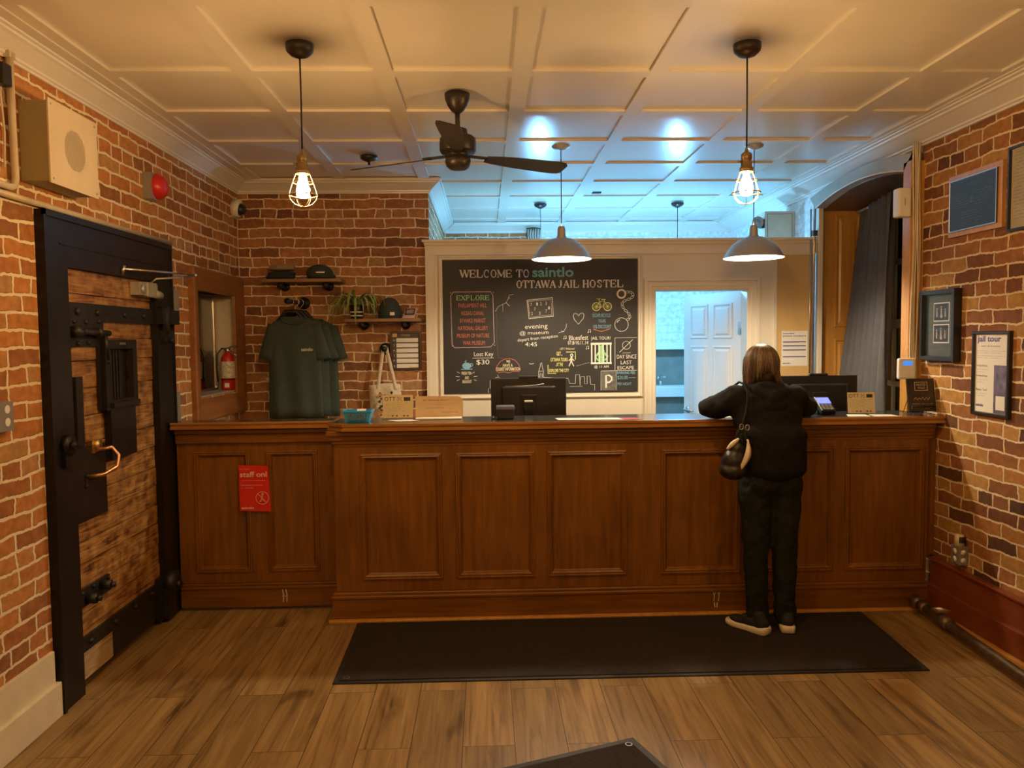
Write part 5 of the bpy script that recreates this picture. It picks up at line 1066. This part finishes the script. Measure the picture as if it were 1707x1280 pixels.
# alcove linings
m = MB(); m.box(2.541, XR+.415, 5.915, 5.929, .83, 2.59); m.build('wood_lining', GOLDW, al_, 'golden panelled far reveal')
m = MB().frame((0, 5.915, 0)); m.ring(XR+.11, XR+.30, 1.62, 2.46, [(0, 0), (.004, .010), (.014, .010), (.02, .002), (.03, .002), (.045, .008)]); m.fbox(XR+.155, XR+.255, 1.665, 2.415, 0, .008)
m.ring(XR+.11, XR+.30, .88, 1.53, [(0, 0), (.004, .010), (.014, .010), (.02, .002), (.03, .002), (.045, .008)]); m.fbox(XR+.155, XR+.255, .925, 1.485, 0, .008); m.build('reveal_panel', GOLDW, al_)
m = MB(); m.box(XR+.01, XR+.415, 4.583, 4.597, .83, 2.59); m.build('wood_lining', GOLDW, al_)
m = MB()
sof = arc(((4.585, 2.50), (5.925, 2.49)), .075)
for i in range(len(sof)-1):
    (ya, za), (yb, zb) = sof[i], sof[i+1]; m.add([(XR-.01, ya, za), (XR-.01, yb, zb), (XR+.41, yb, zb), (XR+.41, ya, za), (XR-.01, ya, za+.02), (XR-.01, yb, zb+.02), (XR+.41, yb, zb+.02), (XR+.41, ya, za+.02)], [(0, 1, 2, 3), (4, 7, 6, 5), (0, 4, 5, 1), (2, 6, 7, 3)])
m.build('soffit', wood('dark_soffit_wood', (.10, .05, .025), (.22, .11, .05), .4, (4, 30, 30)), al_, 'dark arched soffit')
# window sash
wd_ = MB(); X1 = XR+.385
wd_.box(X1-.03, X1, 4.60, 4.68, .83, 2.55); wd_.box(X1-.03, X1, 5.83, 5.912, .83, 2.55)
for z in (.83, 1.19, 1.60, 2.05, 2.47): wd_.box(X1-.035, X1, 4.60, 5.91, z, z+.035)
wd_.box(X1-.045, X1+.0, 4.60, 5.91, 1.60, 1.665)
for y_ in (5.05, 5.50): wd_.box(X1-.03, X1, y_, y_+.025, .83, 2.5)
win = struct(wd_, 'window_1', pm('sash_paint', (.80, .80, .68), .4))
m = MB(); m.box(X1-.012, X1-.006, 4.60, 5.912, .83, 2.55); m.build('glass', DARKGL, win)
struct(MB().box(XR-.03, XR+.41, 4.60, 5.912, .82, .855, .004), 'trim_12', pm('sash_paint', (.80, .80, .68), .4))
# curtain
rod = thing('curtain_rod', 'white curtain rod across the window alcove', 'rod', (XR+.15, 5.2, 2.47))
m = MB(); m.cyl((XR+.13, 4.60, 2.468), (XR+.27, 5.91, 2.480), .011, seg=12); m.build('pole', WPLA, rod)
CUR = pm('charcoal_curtain', (.085, .085, .09), .85, var=.1, scale=30)
m = MB(); nu, nv = 110, 40; vs = []
for j in range(nv+1):
    v = j/nv; z = 2.49-v*1.58
    for i in range(nu+1):
        u = i/nu
        tx, ty = 2.845-.155*u, 5.84-.72*u; bx, by = 2.60-.02*u, 5.72-.70*u
        e = v**1.3; x = tx+(bx-tx)*e; y_ = ty+(by-ty)*e
        amp = .034*(1+.35*v); f_ = math.sin(u*2*PI*6.5+math.sin(v*3+u*4)*.7)*amp+.008*math.sin(u*2*PI*15+v*2)*(1-v)
        x += -f_*.9; y_ += f_*.35; vs.append((x, y_, z))
fs = [(j*(nu+1)+i, j*(nu+1)+i+1, (j+1)*(nu+1)+i+1, (j+1)*(nu+1)+i) for j in range(nv) for i in range(nu)]
m.add(vs, fs, True); o = m.build('curtain', CUR); sm = o.modifiers.new('cloth_thickness', 'SOLIDIFY'); sm.thickness = .004; set_origin(o, (2.7, 5.4, .9)); tag(o, 'charcoal grey curtain gathered at the far side of the window', 'curtain')
# cables bundle and pipe at partition end
m = MB(); rr = random.Random(5)
for k in range(5):
    ox = rr.uniform(-.008, .008); ph = rr.uniform(0, 6); m.tube([(CX+.012+.010*k+.005*math.sin(t*9+ph), 4.506+.3*ox, 2.66-1.555*t) for t in [i/20 for i in range(21)]], .0050, 6)
tag(set_origin(m.build('cable_bundle', MATS['cream_cable']), (CX-.01, 4.5, 1.1)), 'bundle of cream cables running down beside the golden window post', 'cable')
m = MB(); m.tube([(2.475, 5.86, .95), (2.475, 5.86, 2.3), (2.478, 5.855, 2.56)], .010, 8); m.tube([(2.452, 5.868, .95), (2.452, 5.868, 2.5)], .006, 6); m.box(2.458, 2.492, 5.84, 5.875, 2.30, 2.34); tag(set_origin(m.build('conduit', STEEL), (2.475, 5.86, .95)), 'thin grey conduit at the right end of the partition', 'pipe')
ds = thing('door_sensor', 'white rectangular sensor box high on the window post', 'sensor', (CX, 4.57, 2.23))
m = MB(); m.box(CX-.078, CX-.001, 4.50, 4.57, 2.235, 2.40, .010); m.build('case', WPLA, ds); m = MB(); m.box(CX-.042, CX-.038, 4.4985, 4.5005, 2.30, 2.34); m.build('slot', GREYM, ds)
kp = thing('alarm_keypad', 'white alarm keypad with a blue display on the window post', 'keypad', (CX-.02, 4.48, 1.29))
m = MB(); m.box(CX-.078, CX+.028, 4.470, 4.500, 1.295, 1.418, .012); m.build('case', WPLA, kp)
m = MB(); m.box(CX-.030, CX+.010, 4.499, 4.5145, 1.32, 1.39); m.build('mount', WPLA, kp)
m = MB().frame((CX-.078, 4.470, 1.295)); m.fbox(.026, .080, .082, .104, -.002, .001); m.build('display', em('keypad_blue', (.02, .16, .75), 1.5), kp, 'lit blue display')
# ================================================================== RIGHT WALL THINGS
FRB = pm('black_frame', (.02, .02, .022), .3); MATTE = pm('grey_green_mat', (.10, .11, .10), .6)
pc_ = thing('photo_frame', 'deep black frame with two small photographs on the right brick wall', 'picture', (XR, 4.295, 1.41))
m = RW(); m.ring(4.13, 4.462, 1.408, 1.80, [(0, 0), (0, .045), (.022, .045), (.026, .012)]); m.build('frame', FRB, pc_)
m = RW(); m.fbox(4.15, 4.445, 1.43, 1.78, 0, .012); m.build('mat_board', MATTE, pc_)
for z in (1.505, 1.625):
    m = RW(); m.fbox(4.222, 4.372, z, z+.105, .012, .0135); pho = m.build('photograph', PAPER, pc_)
    m = RW(); m.fbox(4.228, 4.366, z+.006, z+.099, .0135, .0145); m.build('picture', pm('dark_photo', (.05, .04, .035), .3, var=.6, scale=40), pho)
    m = RW()
    for k, (y_, h) in enumerate(((4.338, .07), (4.297, .08), (4.258, .065))): m.disc(y_, z+h, .006, .0148, 10); m.stroke([(y_, z+h-.008), (y_, z+.025)], .012, .0148)
    m.disc(4.295, z+.03, .012, .015, 8); m.build('figures', pm('photo_pale', (.50, .38, .32) if z < 1.6 else (.5, .47, .42), .5), pho)
m = RW(); m.fbox(4.152, 4.44, 1.43, 1.78, .030, .031); m.build('glass', GLASS, pc_)
jt = thing('jail_tour_poster', 'white jail tour poster in a black frame on the right brick wall', 'poster', (XR, 3.86, 1.14))
m = RW(); m.ring(3.715, 4.008, 1.138, 1.568, [(0, 0), (0, .018), (.004, .022), (.013, .022), (.016, .018), (.018, .008)]); m.build('frame', FRB, jt)
def JW(): return MB().frame((XR-.0085, 3.99, 1.152), (0, -1, 0), (0, 0, 1), (-1, 0, 0))   # u runs towards the viewer, width .257, height .402
m = JW(); m.fbox(0, .257, 0, .402, -.006, 0); m.build('sheet', PAPER, jt)
m = JW(); m.text('jail tour', .012, .200, .352, .392, .001, .03); m.text('saintlo', .008, .072, .030, .046, .001, .03); m.build('title', pm('violet_ink', (.14, .13, .36), .6), jt, 'violet title jail tour and saintlo')
m = JW(); m.text('tour de la prison', .045, .195, .334, .344, .001)
for i, z in enumerate((.315, .305, .290, .280)): m.scribble(.012, .24-.04*(i % 2), z, .0035, .0009, .001, i)
for i, z in enumerate((.238, .186, .116)): m.text(('Monday & Sunday', 'Friday & Sat', 'Price - Tarif')[i], .012, .10, z-.005, z+.007, .001); m.scribble(.012, .10, z-.018, .0035, .0009, .001, i+9); m.scribble(.012, .08, z-.031, .0035, .0009, .001, i+19)
m.build('print', BLACKI, jt)
m = JW(); m.fbox(.150, .255, .005, .245, 0, .0008); m.build('photo', pm('violet_photo', (.14, .12, .20), .5, var=.5, scale=25), jt, 'dim violet photograph')
m = JW(); m.fbox(.168, .236, .022, .092, .0008, .0014); m.build('white_square', PAPER, jt, 'pale square where a code would be')
pq = thing('memorial_plaque', 'dark square plaque on a wooden board on the right brick wall', 'plaque', (XR, 4.02, 2.1))
m = RW(); m.fbox(3.79, 4.235, 2.075, 2.40, 0, .022); m.build('backboard', GOLDW, pq)
m = RW(); m.fbox(3.822, 4.215, 2.100, 2.372, .022, .030); m.build('plate', pm('dark_plaque', (.035, .037, .036), .35), pq)
m = RW(); m.ring(3.822, 4.215, 2.100, 2.372, [(0, .030), (0, .032), (.005, .032), (.006, .030)])
def PW(): return MB().frame((XR-.030, 4.215, 2.100), (0, -1, 0), (0, 0, 1), (-1, 0, 0))
m.build('border', STEEL, pq)
m = PW(); m.scribble(.17, .23, .235, .006, .001, .001, 1); m.scribble(.18, .24, .225, .006, .001, .001, 2)
for i in range(6): m.scribble(.03+.02*(i % 2), .17, .185-.013*i, .005, .001, .001, i+5); m.scribble(.22, .36-.02*(i % 3), .185-.013*i, .005, .001, .001, i+15)
for i in range(6): m.scribble(.11, .28-.02*(i % 3), .092-.014*i, .005, .001, .001, i+25)
m.build('engraving', pm('pewter', (.30, .29, .27), .4, .5), pq, 'fine engraved lines'); m = PW(); m.circ(.196, .15, .016, .0015, .001); m.text('T', .19, .202, .142, .158, .001); m.build('crest', MATS['pewter'], pq, 'small round crest')
nb = thing('notice_frame', 'grey text notice in a thin frame above the jail tour poster', 'notice', (XR, 3.55, 2.05))
m = RW(); m.ring(3.40, 3.752, 2.045, 2.445, [(0, 0), (0, .024), (.010, .024), (.012, .010)]); m.build('frame', FRB, nb)
m = RW(); m.fbox(3.41, 3.742, 2.055, 2.435, 0, .011); m.build('sheet', pm('grey_parchment', (.42, .38, .28), .6), nb)
m = MB().frame((XR-.011, 3.735, 2.06), (0, -1, 0), (0, 0, 1), (-1, 0, 0))
for i in range(20): m.scribble(.015, .28, .355-.0165*i, .006, .0013, .001, i+40)
m.build('print', BLACKI, nb)
ro = thing('power_outlet', 'grey surface outlet with a cream plug-in above the red baseboard', 'outlet', (XR, 4.07, .33))
m = MB(); m.box(XR-.05, XR, 4.025, 4.105, .325, .425, .004); m.build('box', GREYM, ro)
m = MB()
for z in (.352, .395): m.cyl((XR-.05, 4.065, z), (XR-.053, 4.065, z), .016); m.cyl((XR-.028, 4.0255, z), (XR-.028, 4.0225, z), .014)
m.build('socket', WPLA, ro)
m = MB(); m.cyl((XR-.03, 4.06, .425), (XR-.03, 4.06, .487), .026, .022); m.build('plug_in', pm('cream_plastic', (.66, .58, .40), .4), ro, 'cream slotted plug-in')
m = MB()
for k in range(-2, 3): m.box(XR-.03+k*.008-.002, XR-.03+k*.008+.002, 4.030, 4.034, .445, .478)
m.build('slots', BPLA, ro)
# floor pipe with valve
fp = thing('heating_pipe', 'worn brown heating pipe along the floor by the right wall', 'pipe', (2.37, 3.8, 0))
RUST = pm('worn_pipe', (.13, .09, .055), .4, .5, var=.4, scale=20, bump=.3)
m = MB(); m.tube([(2.395, 4.262, .062), (2.38, 3.9, .052), (2.345, 3.28, .046), (2.30, 2.4, .046)], .025, 14); m.build('tube', RUST, fp)
for a_, b_, r_ in (((2.397, 4.262, .062), (2.392, 4.20, .062), .034), ((2.390, 4.17, .060), (2.388, 4.13, .06), .031), ((2.384, 3.99, .055), (2.38, 3.90, .053), .033)):
    m = MB(); m.cyl(a_, b_, r_); m.build('coupling', RUST, fp)
m = MB(); m.cyl((2.384, 4.0, .07), (2.384, 4.0, .10), .012); m.tube([(2.35, 4.02, .10), (2.384, 4.0, .108), (2.43, 3.97, .10)], .006, 6); m.box(2.36, 2.41, 3.97, 4.03, .09, .105, .003); m.build('valve_tag', STEEL, fp, 'bright metal valve clip')

# ================================================================== BACK OFFICE THINGS
us = thing('utility_basin_unit', 'pale ledge with tap over grey panels seen through the doorway', 'basin', (1.9, 7.7, 0))
m = MB(); m.box(1.3, 2.4, 7.95, 8.14, 1.43, 1.50, .005); m.box(1.3, 2.4, 7.80, 8.14, .955, 1.06, .006); m.build('ledge', WHITE, us)
m = MB(); m.box(1.3, 2.4, 8.09, 8.14, 1.06, 1.43); m.box(1.3, 2.4, 7.86, 8.14, 0, .955); m.build('grey_panel', pm('grey_panel', (.22, .23, .20), .5), us)
m = MB(); m.cyl((1.80, 8.02, 1.06), (1.80, 8.02, 1.11), .014); m.tube([(1.80, 8.02, 1.11), (1.80, 7.99, 1.16), (1.83, 7.93, 1.15)], .010, 8); m.ball((1.78, 8.03, 1.14), .018, 8); m.build('tap', STEEL, us)
sn = thing('siren_box', 'pale metal box on the rear right wall above the partition', 'box', (2.45, 6.6, 2.2))
m = MB(); m.box(2.30, XR-.001, 6.42, 6.62, 2.20, 2.575, .004); m.build('case', pm('pale_box', (.55, .50, .38), .5), sn)
m = MB().frame((0, 6.42, 0)); m.ring(2.32, XR-.02, 2.22, 2.555, [(0, 0), (.003, .004), (.006, 0)]); m.build('lid_edge', MATS['grey_metal'], sn)
hr = thing('horn_speaker', 'small round grey horn beside the pale box above the partition', 'horn', (2.23, 6.4, 2.47))
m = MB(); m.lathe([(0, -.012), (.015, -.012), (.018, -.004), (.038, -.014), (.046, -.020), (.048, -.012), (.042, .0), (.018, .02), (.014, .05), (0, .05)], (2.225, 6.38, 2.478), 'y', 28); m.build('bell', GREYM, hr)
m = MB(); m.tube([(2.225, 6.42, 2.478), (2.26, 6.44, 2.478), (2.305, 6.45, 2.47)], .010, 8); m.box(2.27, 2.302, 6.42, 6.47, 2.44, 2.51, .003); m.build('bracket', BPLA, hr)
wb = thing('wiring_box', 'small box wrapped in dark wires at the top of the far wall', 'box', (.5, 8.1, 2.5))
m = MB(); m.box(.445, .565, 8.02, 8.148, 2.50, 2.66, .004); m.build('case', MATS['pale_box'], wb)
m = MB()
for k in range(6): m.tube([(.44+.025*k, 8.01, 2.67), (.43+.026*k, 8.0, 2.60), (.455+.02*k, 8.005, 2.5)], .004, 5)
m.tube([(.43, 8.01, 2.665), (.5, 8.0, 2.672), (.575, 8.01, 2.665)], .005, 5); m.build('wires', BPLA, wb)

# ================================================================== PERSON
SKIN = pm('skin', (.55, .33, .23), .5, var=.05)
HOOD = pm('black_fleece', (.011, .011, .012), .92, var=.2, scale=60, spec=.12)
JEAN = pm('dark_denim', (.014, .017, .015), .85, var=.2, scale=120, spec=.15)
ps_ = thing('person', 'person with brown bobbed hair in black hoodie and dark trousers leaning on the counter', 'person', (1.47, 4.0, 0))
hx, hy, hz = 1.478, 4.165, 1.375
def hand(cx, cy, cz, yaw, side):
    """palm + five bent fingers resting on the worktop; side=+1 thumb to +x"""
    R = Matrix.Rotation(yaw, 3, 'Z'); o = Vector((cx, cy, cz)); P = []
    def q(x, y_, z): return o+R @ Vector((x, y_, z))
    P.append(('e', q(0, .035, .004), (.038, .048, .015), R)); P.append(('c', q(0, -.055, .012), q(0, .0, .006), .024, .024))
    for i, (fx_, ln) in enumerate(((-.028, .060), (-.010, .074), (.010, .078), (.028, .068))):
        fx_ = fx_*side; ln = ln if side > 0 else ln
        P.append(('c', q(fx_, .072, .006), q(fx_*1.12, .072+ln*.45, .014), .0088, .0082)); P.append(('c', q(fx_*1.12, .072+ln*.45, .014), q(fx_*1.16, .072+ln*.8, .006), .0082, .0074)); P.append(('c', q(fx_*1.16, .072+ln*.8, .006), q(fx_*1.16, .072+ln, -.002), .0074, .0068))
    P.append(('c', q(side*.030, .015, .004), q(side*.056, .045, .004), .012, .0098)); P.append(('c', q(side*.056, .045, .004), q(side*.060, .075, 0), .0098, .008))
    return P
body = [('e', (1.478, 4.03, .88), (.15, .10, .11)), ('e', (1.478, 4.04, 1.0), (.125, .09, .14)), ('e', (1.475, 4.075, 1.14), (.15, .09, .13)), ('e', (1.473, 4.10, 1.22), (.155, .075, .06)),
 ('c', (1.474, 4.12, 1.24), (1.476, 4.15, 1.33), .048, .045), ('e', (hx, hy+.012, hz+.025), (.072, .088, .100)), ('e', (hx, hy+.062, hz-.035), (.048, .045, .045)),
 ('e', (hx, hy+.108, hz-.005), (.011, .016, .018)), ('e', (hx-.076, hy+.01, hz-.01), (.010, .018, .028)), ('e', (hx+.076, hy+.01, hz-.01), (.010, .018, .028)),
 ('c', (1.325, 4.10, 1.235), (1.235, 4.27, 1.145), .045, .036), ('c', (1.235, 4.27, 1.145), (1.335, 4.445, 1.128), .034, .024),
 ('c', (1.620, 4.10, 1.235), (1.735, 4.27, 1.145), .045, .036), ('c', (1.735, 4.27, 1.145), (1.785, 4.29, 1.145), .034, .030), ('c', (1.785, 4.29, 1.145), (1.80, 4.45, 1.125), .030, .023),
 ('c', (1.405, 4.03, .85), (1.415, 4.02, .48), .078, .050), ('c', (1.415, 4.02, .48), (1.418, 4.03, .07), .050, .032), ('c', (1.548, 4.03, .85), (1.552, 4.02, .48), .078, .050), ('c', (1.552, 4.02, .48), (1.562, 4.03, .07), .050, .032)]
body += hand(1.345, 4.475, ZT+.016, -.45, 1) + hand(1.80, 4.50, ZT+.016, .1, -1)
bd = blob(body, .0058, 3).build('body', SKIN, ps_)
# face details on the far side of the head
m = MB(); 
for s_ in (-1, 1): m.ball((hx+s_*.03, hy+.092, hz+.02), .010, 10)
m.build('eyes', pm('eye_white', (.7, .7, .68), .3), ps_)
m = MB(); m.ball((hx, hy+.100, hz-.048), (.020, .008, .005), 10); m.build('mouth', pm('lips', (.45, .17, .14), .5), ps_)
# trousers
pcs = [('e', (1.478, 4.02, .86), (.158, .112, .10)), ('e', (1.41, 4.005, .80), (.084, .100, .10)), ('e', (1.548, 4.005, .80), (.084, .100, .10)), ('e', (1.478, 4.0, .79), (.10, .085, .06)),
 ('c', (1.400, 4.02, .80), (1.404, 4.015, .46), .094, .070), ('c', (1.404, 4.015, .46), (1.412, 4.02, .16), .068, .058), ('c', (1.412, 4.02, .16), (1.415, 4.025, .085), .059, .061),
 ('c', (1.558, 4.02, .80), (1.556, 4.015, .46), .094, .070), ('c', (1.556, 4.015, .46), (1.561, 4.02, .16), .068, .058), ('c', (1.561, 4.02, .16), (1.563, 4.025, .085), .059, .061)]
blob(pcs, .009, 4, .022, .07).build('trousers', JEAN, ps_)
# hoodie
pcs = [('e', (1.483, 4.018, z_), (.183, .144, .075)) for z_ in (.865, .885, .91, .935, .96, .985, 1.01, 1.04)]+[('e', (1.482, 4.03, 1.02), (.178, .138, .13)), ('e', (1.478, 4.065, 1.13), (.183, .130, .14)), ('e', (1.474, 4.085, 1.215), (.185, .105, .075)),
 ('c', (1.325, 4.095, 1.225), (1.26, 4.20, 1.175), .078, .070), ('c', (1.26, 4.20, 1.175), (1.222, 4.285, 1.158), .070, .055), ('c', (1.222, 4.285, 1.158), (1.30, 4.40, 1.145), .052, .038), 
 ('c', (1.628, 4.095, 1.225), (1.695, 4.20, 1.175), .078, .070), ('c', (1.695, 4.20, 1.175), (1.790, 4.29, 1.160), .068, .054), ('c', (1.790, 4.29, 1.160), (1.80, 4.42, 1.140), .051, .036),
 ('e', (1.475, 4.02, 1.235), (.125, .055, .045)), ('e', (1.475, 4.00, 1.19), (.10, .045, .05)), ('c', (1.385, 4.06, 1.265), (1.475, 4.0, 1.255), .035, .042), ('c', (1.475, 4.0, 1.255), (1.570, 4.06, 1.265), .042, .035), ('c', (1.385, 4.06, 1.265), (1.40, 4.14, 1.28), .033, .028), ('c', (1.57, 4.06, 1.265), (1.555, 4.14, 1.28), .033, .028), ('e', (1.476, 4.10, 1.27), (.085, .07, .045))]
blob(pcs, .009, 14, .018, .08).build('hoodie', HOOD, ps_)
blob([('c', (1.375, 4.10, 1.275), (1.40, 4.02, 1.262), .030, .036), ('c', (1.40, 4.02, 1.262), (1.475, 3.975, 1.235), .036, .044), ('c', (1.475, 3.975, 1.235), (1.555, 4.02, 1.262), .044, .036), ('c', (1.555, 4.02, 1.262), (1.580, 4.10, 1.275), .036, .030), ('e', (1.476, 3.965, 1.195), (.070, .030, .045)), ('e', (1.476, 4.06, 1.285), (.075, .06, .035)), ('c', (1.42, 4.03, 1.285), (1.535, 4.03, 1.285), .03, .03)], .007, 4, .012, .05).build('hood', HOOD, ps_)
# hair
HAIR = pm('brown_hair', (.075, .046, .030), .5, var=.5, scale=60, stretch=(3, 3, .3)); HAIR2 = pm('grey_hair_streaks', (.20, .145, .10), .45, var=.3, scale=60)
cap = blob([('e', (hx, hy-.002, hz+.037), (.086, .098, .094)), ('e', (hx, hy-.022, hz-.005), (.084, .075, .075)), ('e', (hx-.056, hy-.005, hz-.045), (.030, .055, .055)), ('e', (hx+.058, hy-.005, hz-.045), (.032, .055, .055))], .007, 3)
cap.build('hair', HAIR, ps_)
rr = random.Random(21); ma, mb2 = MB(), MB()
for i in range(420):
    a = rr.uniform(PI*.93, PI*2.07); c, s_ = math.cos(a), math.sin(a)      # around the back: from left ear over the nape to the right ear
    side = abs(c); L_ = rr.uniform(.74, .86)+.20*side+(.06 if c > .5 else 0); pts = []; lock = math.sin(a*9+1.3); n_ = 13
    for k in range(n_):
        t = k/(n_-1)*L_; ph = t*2.25
        if ph < PI/2: x = .091*math.sin(ph)*c; y_ = .102*math.sin(ph)*s_; z = .037+.099*math.cos(ph)
        else:
            dz = (ph-PI/2)*.155; fl = max(0, dz-.05); x = (.091+.006*lock*dz*10)*c+(.45*fl*c if c > .3 else -.10*fl*c); y_ = (.102-.16*max(0, dz-.02))*s_-.010*lock*dz*8*abs(s_); z = .037-dz*(1+.22*side)
        w_ = .0030*math.sin(i*1.7+k*.8)*(k/n_); pts.append((hx+x+w_+.0015*rr.uniform(-1, 1), hy-.002+y_, hz+z))
    (mb2 if (lock > .55 and i % 2) or i % 7 == 0 else ma).tube(pts, [.0036*(1-.65*(k/n_)) for k in range(n_)], 4)
ma.build('hair_strands', HAIR, ps_); mb2.build('hair_strands', HAIR2, ps_, 'greyer strands')
# shoes
SOLE = pm('white_sole', (.72, .66, .54), .5); UPPER = pm('black_mesh', (.015, .015, .016), .8)
def shoe(cx, cy, yaw, nm):
    R = Matrix.Rotation(yaw, 3, 'Z'); o = Vector((cx, cy, 0))
    prof = [(-.115, .022), (-.105, .034), (-.06, .038), (0, .036), (.06, .044), (.10, .043), (.13, .030), (.142, .012)]
    m = MB(); left = [(y_, -w_) for y_, w_ in prof]; right = [(y_, w_) for y_, w_ in prof[::-1]]; lp = [(x, y_) for y_, x in left+right]
    rings = []
    for z, s_ in ((.011, .93), (.016, 1.0), (.030, 1.02), (.040, .98)): rings.append([o+R @ Vector((x*s_, y_*s_, 0))+Vector((0, 0, z+(.012 if (y_ < -.08 and z > .02) else 0))) for x, y_ in lp])
    loft(m, rings); sh = m.build('shoe_sole', SOLE, ps_, 'white sole')
    def q(x, y_, z): return o+R @ Vector((x, y_, z))
    blob([('e', q(0, -.07, .065), (.034, .045, .038), R), ('e', q(0, -.01, .062), (.034, .07, .036), R), ('e', q(0, .06, .050), (.038, .065, .022), R), ('c', q(0, -.055, .07), q(0, -.06, .095), .035, .034)], .006, 3).build('shoe_upper', UPPER, ps_)
shoe(1.375, 4.02, .62, 'l'); shoe(1.578, 4.05, -.22, 'r')
# shoulder bag
bg = thing('shoulder_bag', 'black and cream shoulder bag hanging at the left side of the person', 'bag', (1.25, 3.93, .82))
BAGL = pm('black_leather', (.012, .010, .011), .38, var=.2, bump=.15, scale=40); BAGC = pm('cream_leather', (.66, .58, .44), .45, var=.1)
blob([('e', (1.262, 3.93, .915), (.066, .060, .075)), ('e', (1.255, 3.93, .875), (.072, .064, .052)), ('e', (1.272, 3.93, .98), (.045, .045, .05))], .006, 5, .008, .04).build('body', BAGL, bg)
m = MB()
for ox, oy, sg_ in ((1.292, 3.872, 1),):
    sec = []
    for t in [k/12 for k in range(13)]:
        z = .872+.165*t; x = 1.270+.040*math.sin(t*PI*.62)+.006*t; w_ = .006+.012*math.sin(PI*min(1, t*1.1))
        y_ = 3.895-.024*math.sin(PI*t)-.006; sec.append([Vector((x-w_, y_, z)), Vector((x, y_-.012, z)), Vector((x+w_, y_, z)), Vector((x, y_+.012, z))])
    loft(m, sec)
sec = []
for t in [k/8 for k in range(9)]:
    z = .985+.055*t; x = 1.215+.056*t; y_ = 3.905-.012*t; w_ = .004+.006*math.sin(PI*t); sec.append([Vector((x-w_, y_, z+w_)), Vector((x, y_-.010, z)), Vector((x+w_, y_, z-w_)), Vector((x, y_+.010, z))])
loft(m, sec); m.build('cream_trim', BAGC, bg, 'cream leather trim')
m = MB(); sp_ = [(1.302, 3.915, 1.03), (1.295, 3.91, 1.06), (1.300, 3.925, 1.11), (1.325, 3.945, 1.17), (1.338, 3.965, 1.225), (1.345, 3.99, 1.27), (1.347, 4.05, 1.306), (1.345, 4.12, 1.312), (1.335, 4.17, 1.29)]
m.tube(sp_, .006, 8); m.tube([(1.28, 3.925, 1.02), (1.278, 3.93, 1.06), (1.296, 3.92, 1.095)], .010, 8); m.tube([(1.306, 3.91, 1.02), (1.31, 3.905, 1.05), (1.302, 3.915, 1.09)], .010, 8); m.build('strap', JEAN, bg)
m = MB()
for cx, cz in ((1.288, 1.098), (1.318, 1.094)): m.tube([(cx+.010*math.cos(a), 3.905, cz+.014*math.sin(a)) for a in [2*PI*k/14 for k in range(14)]], .0022, 6, closed=True)
m.build('ring', STEEL, bg, 'silver strap rings')
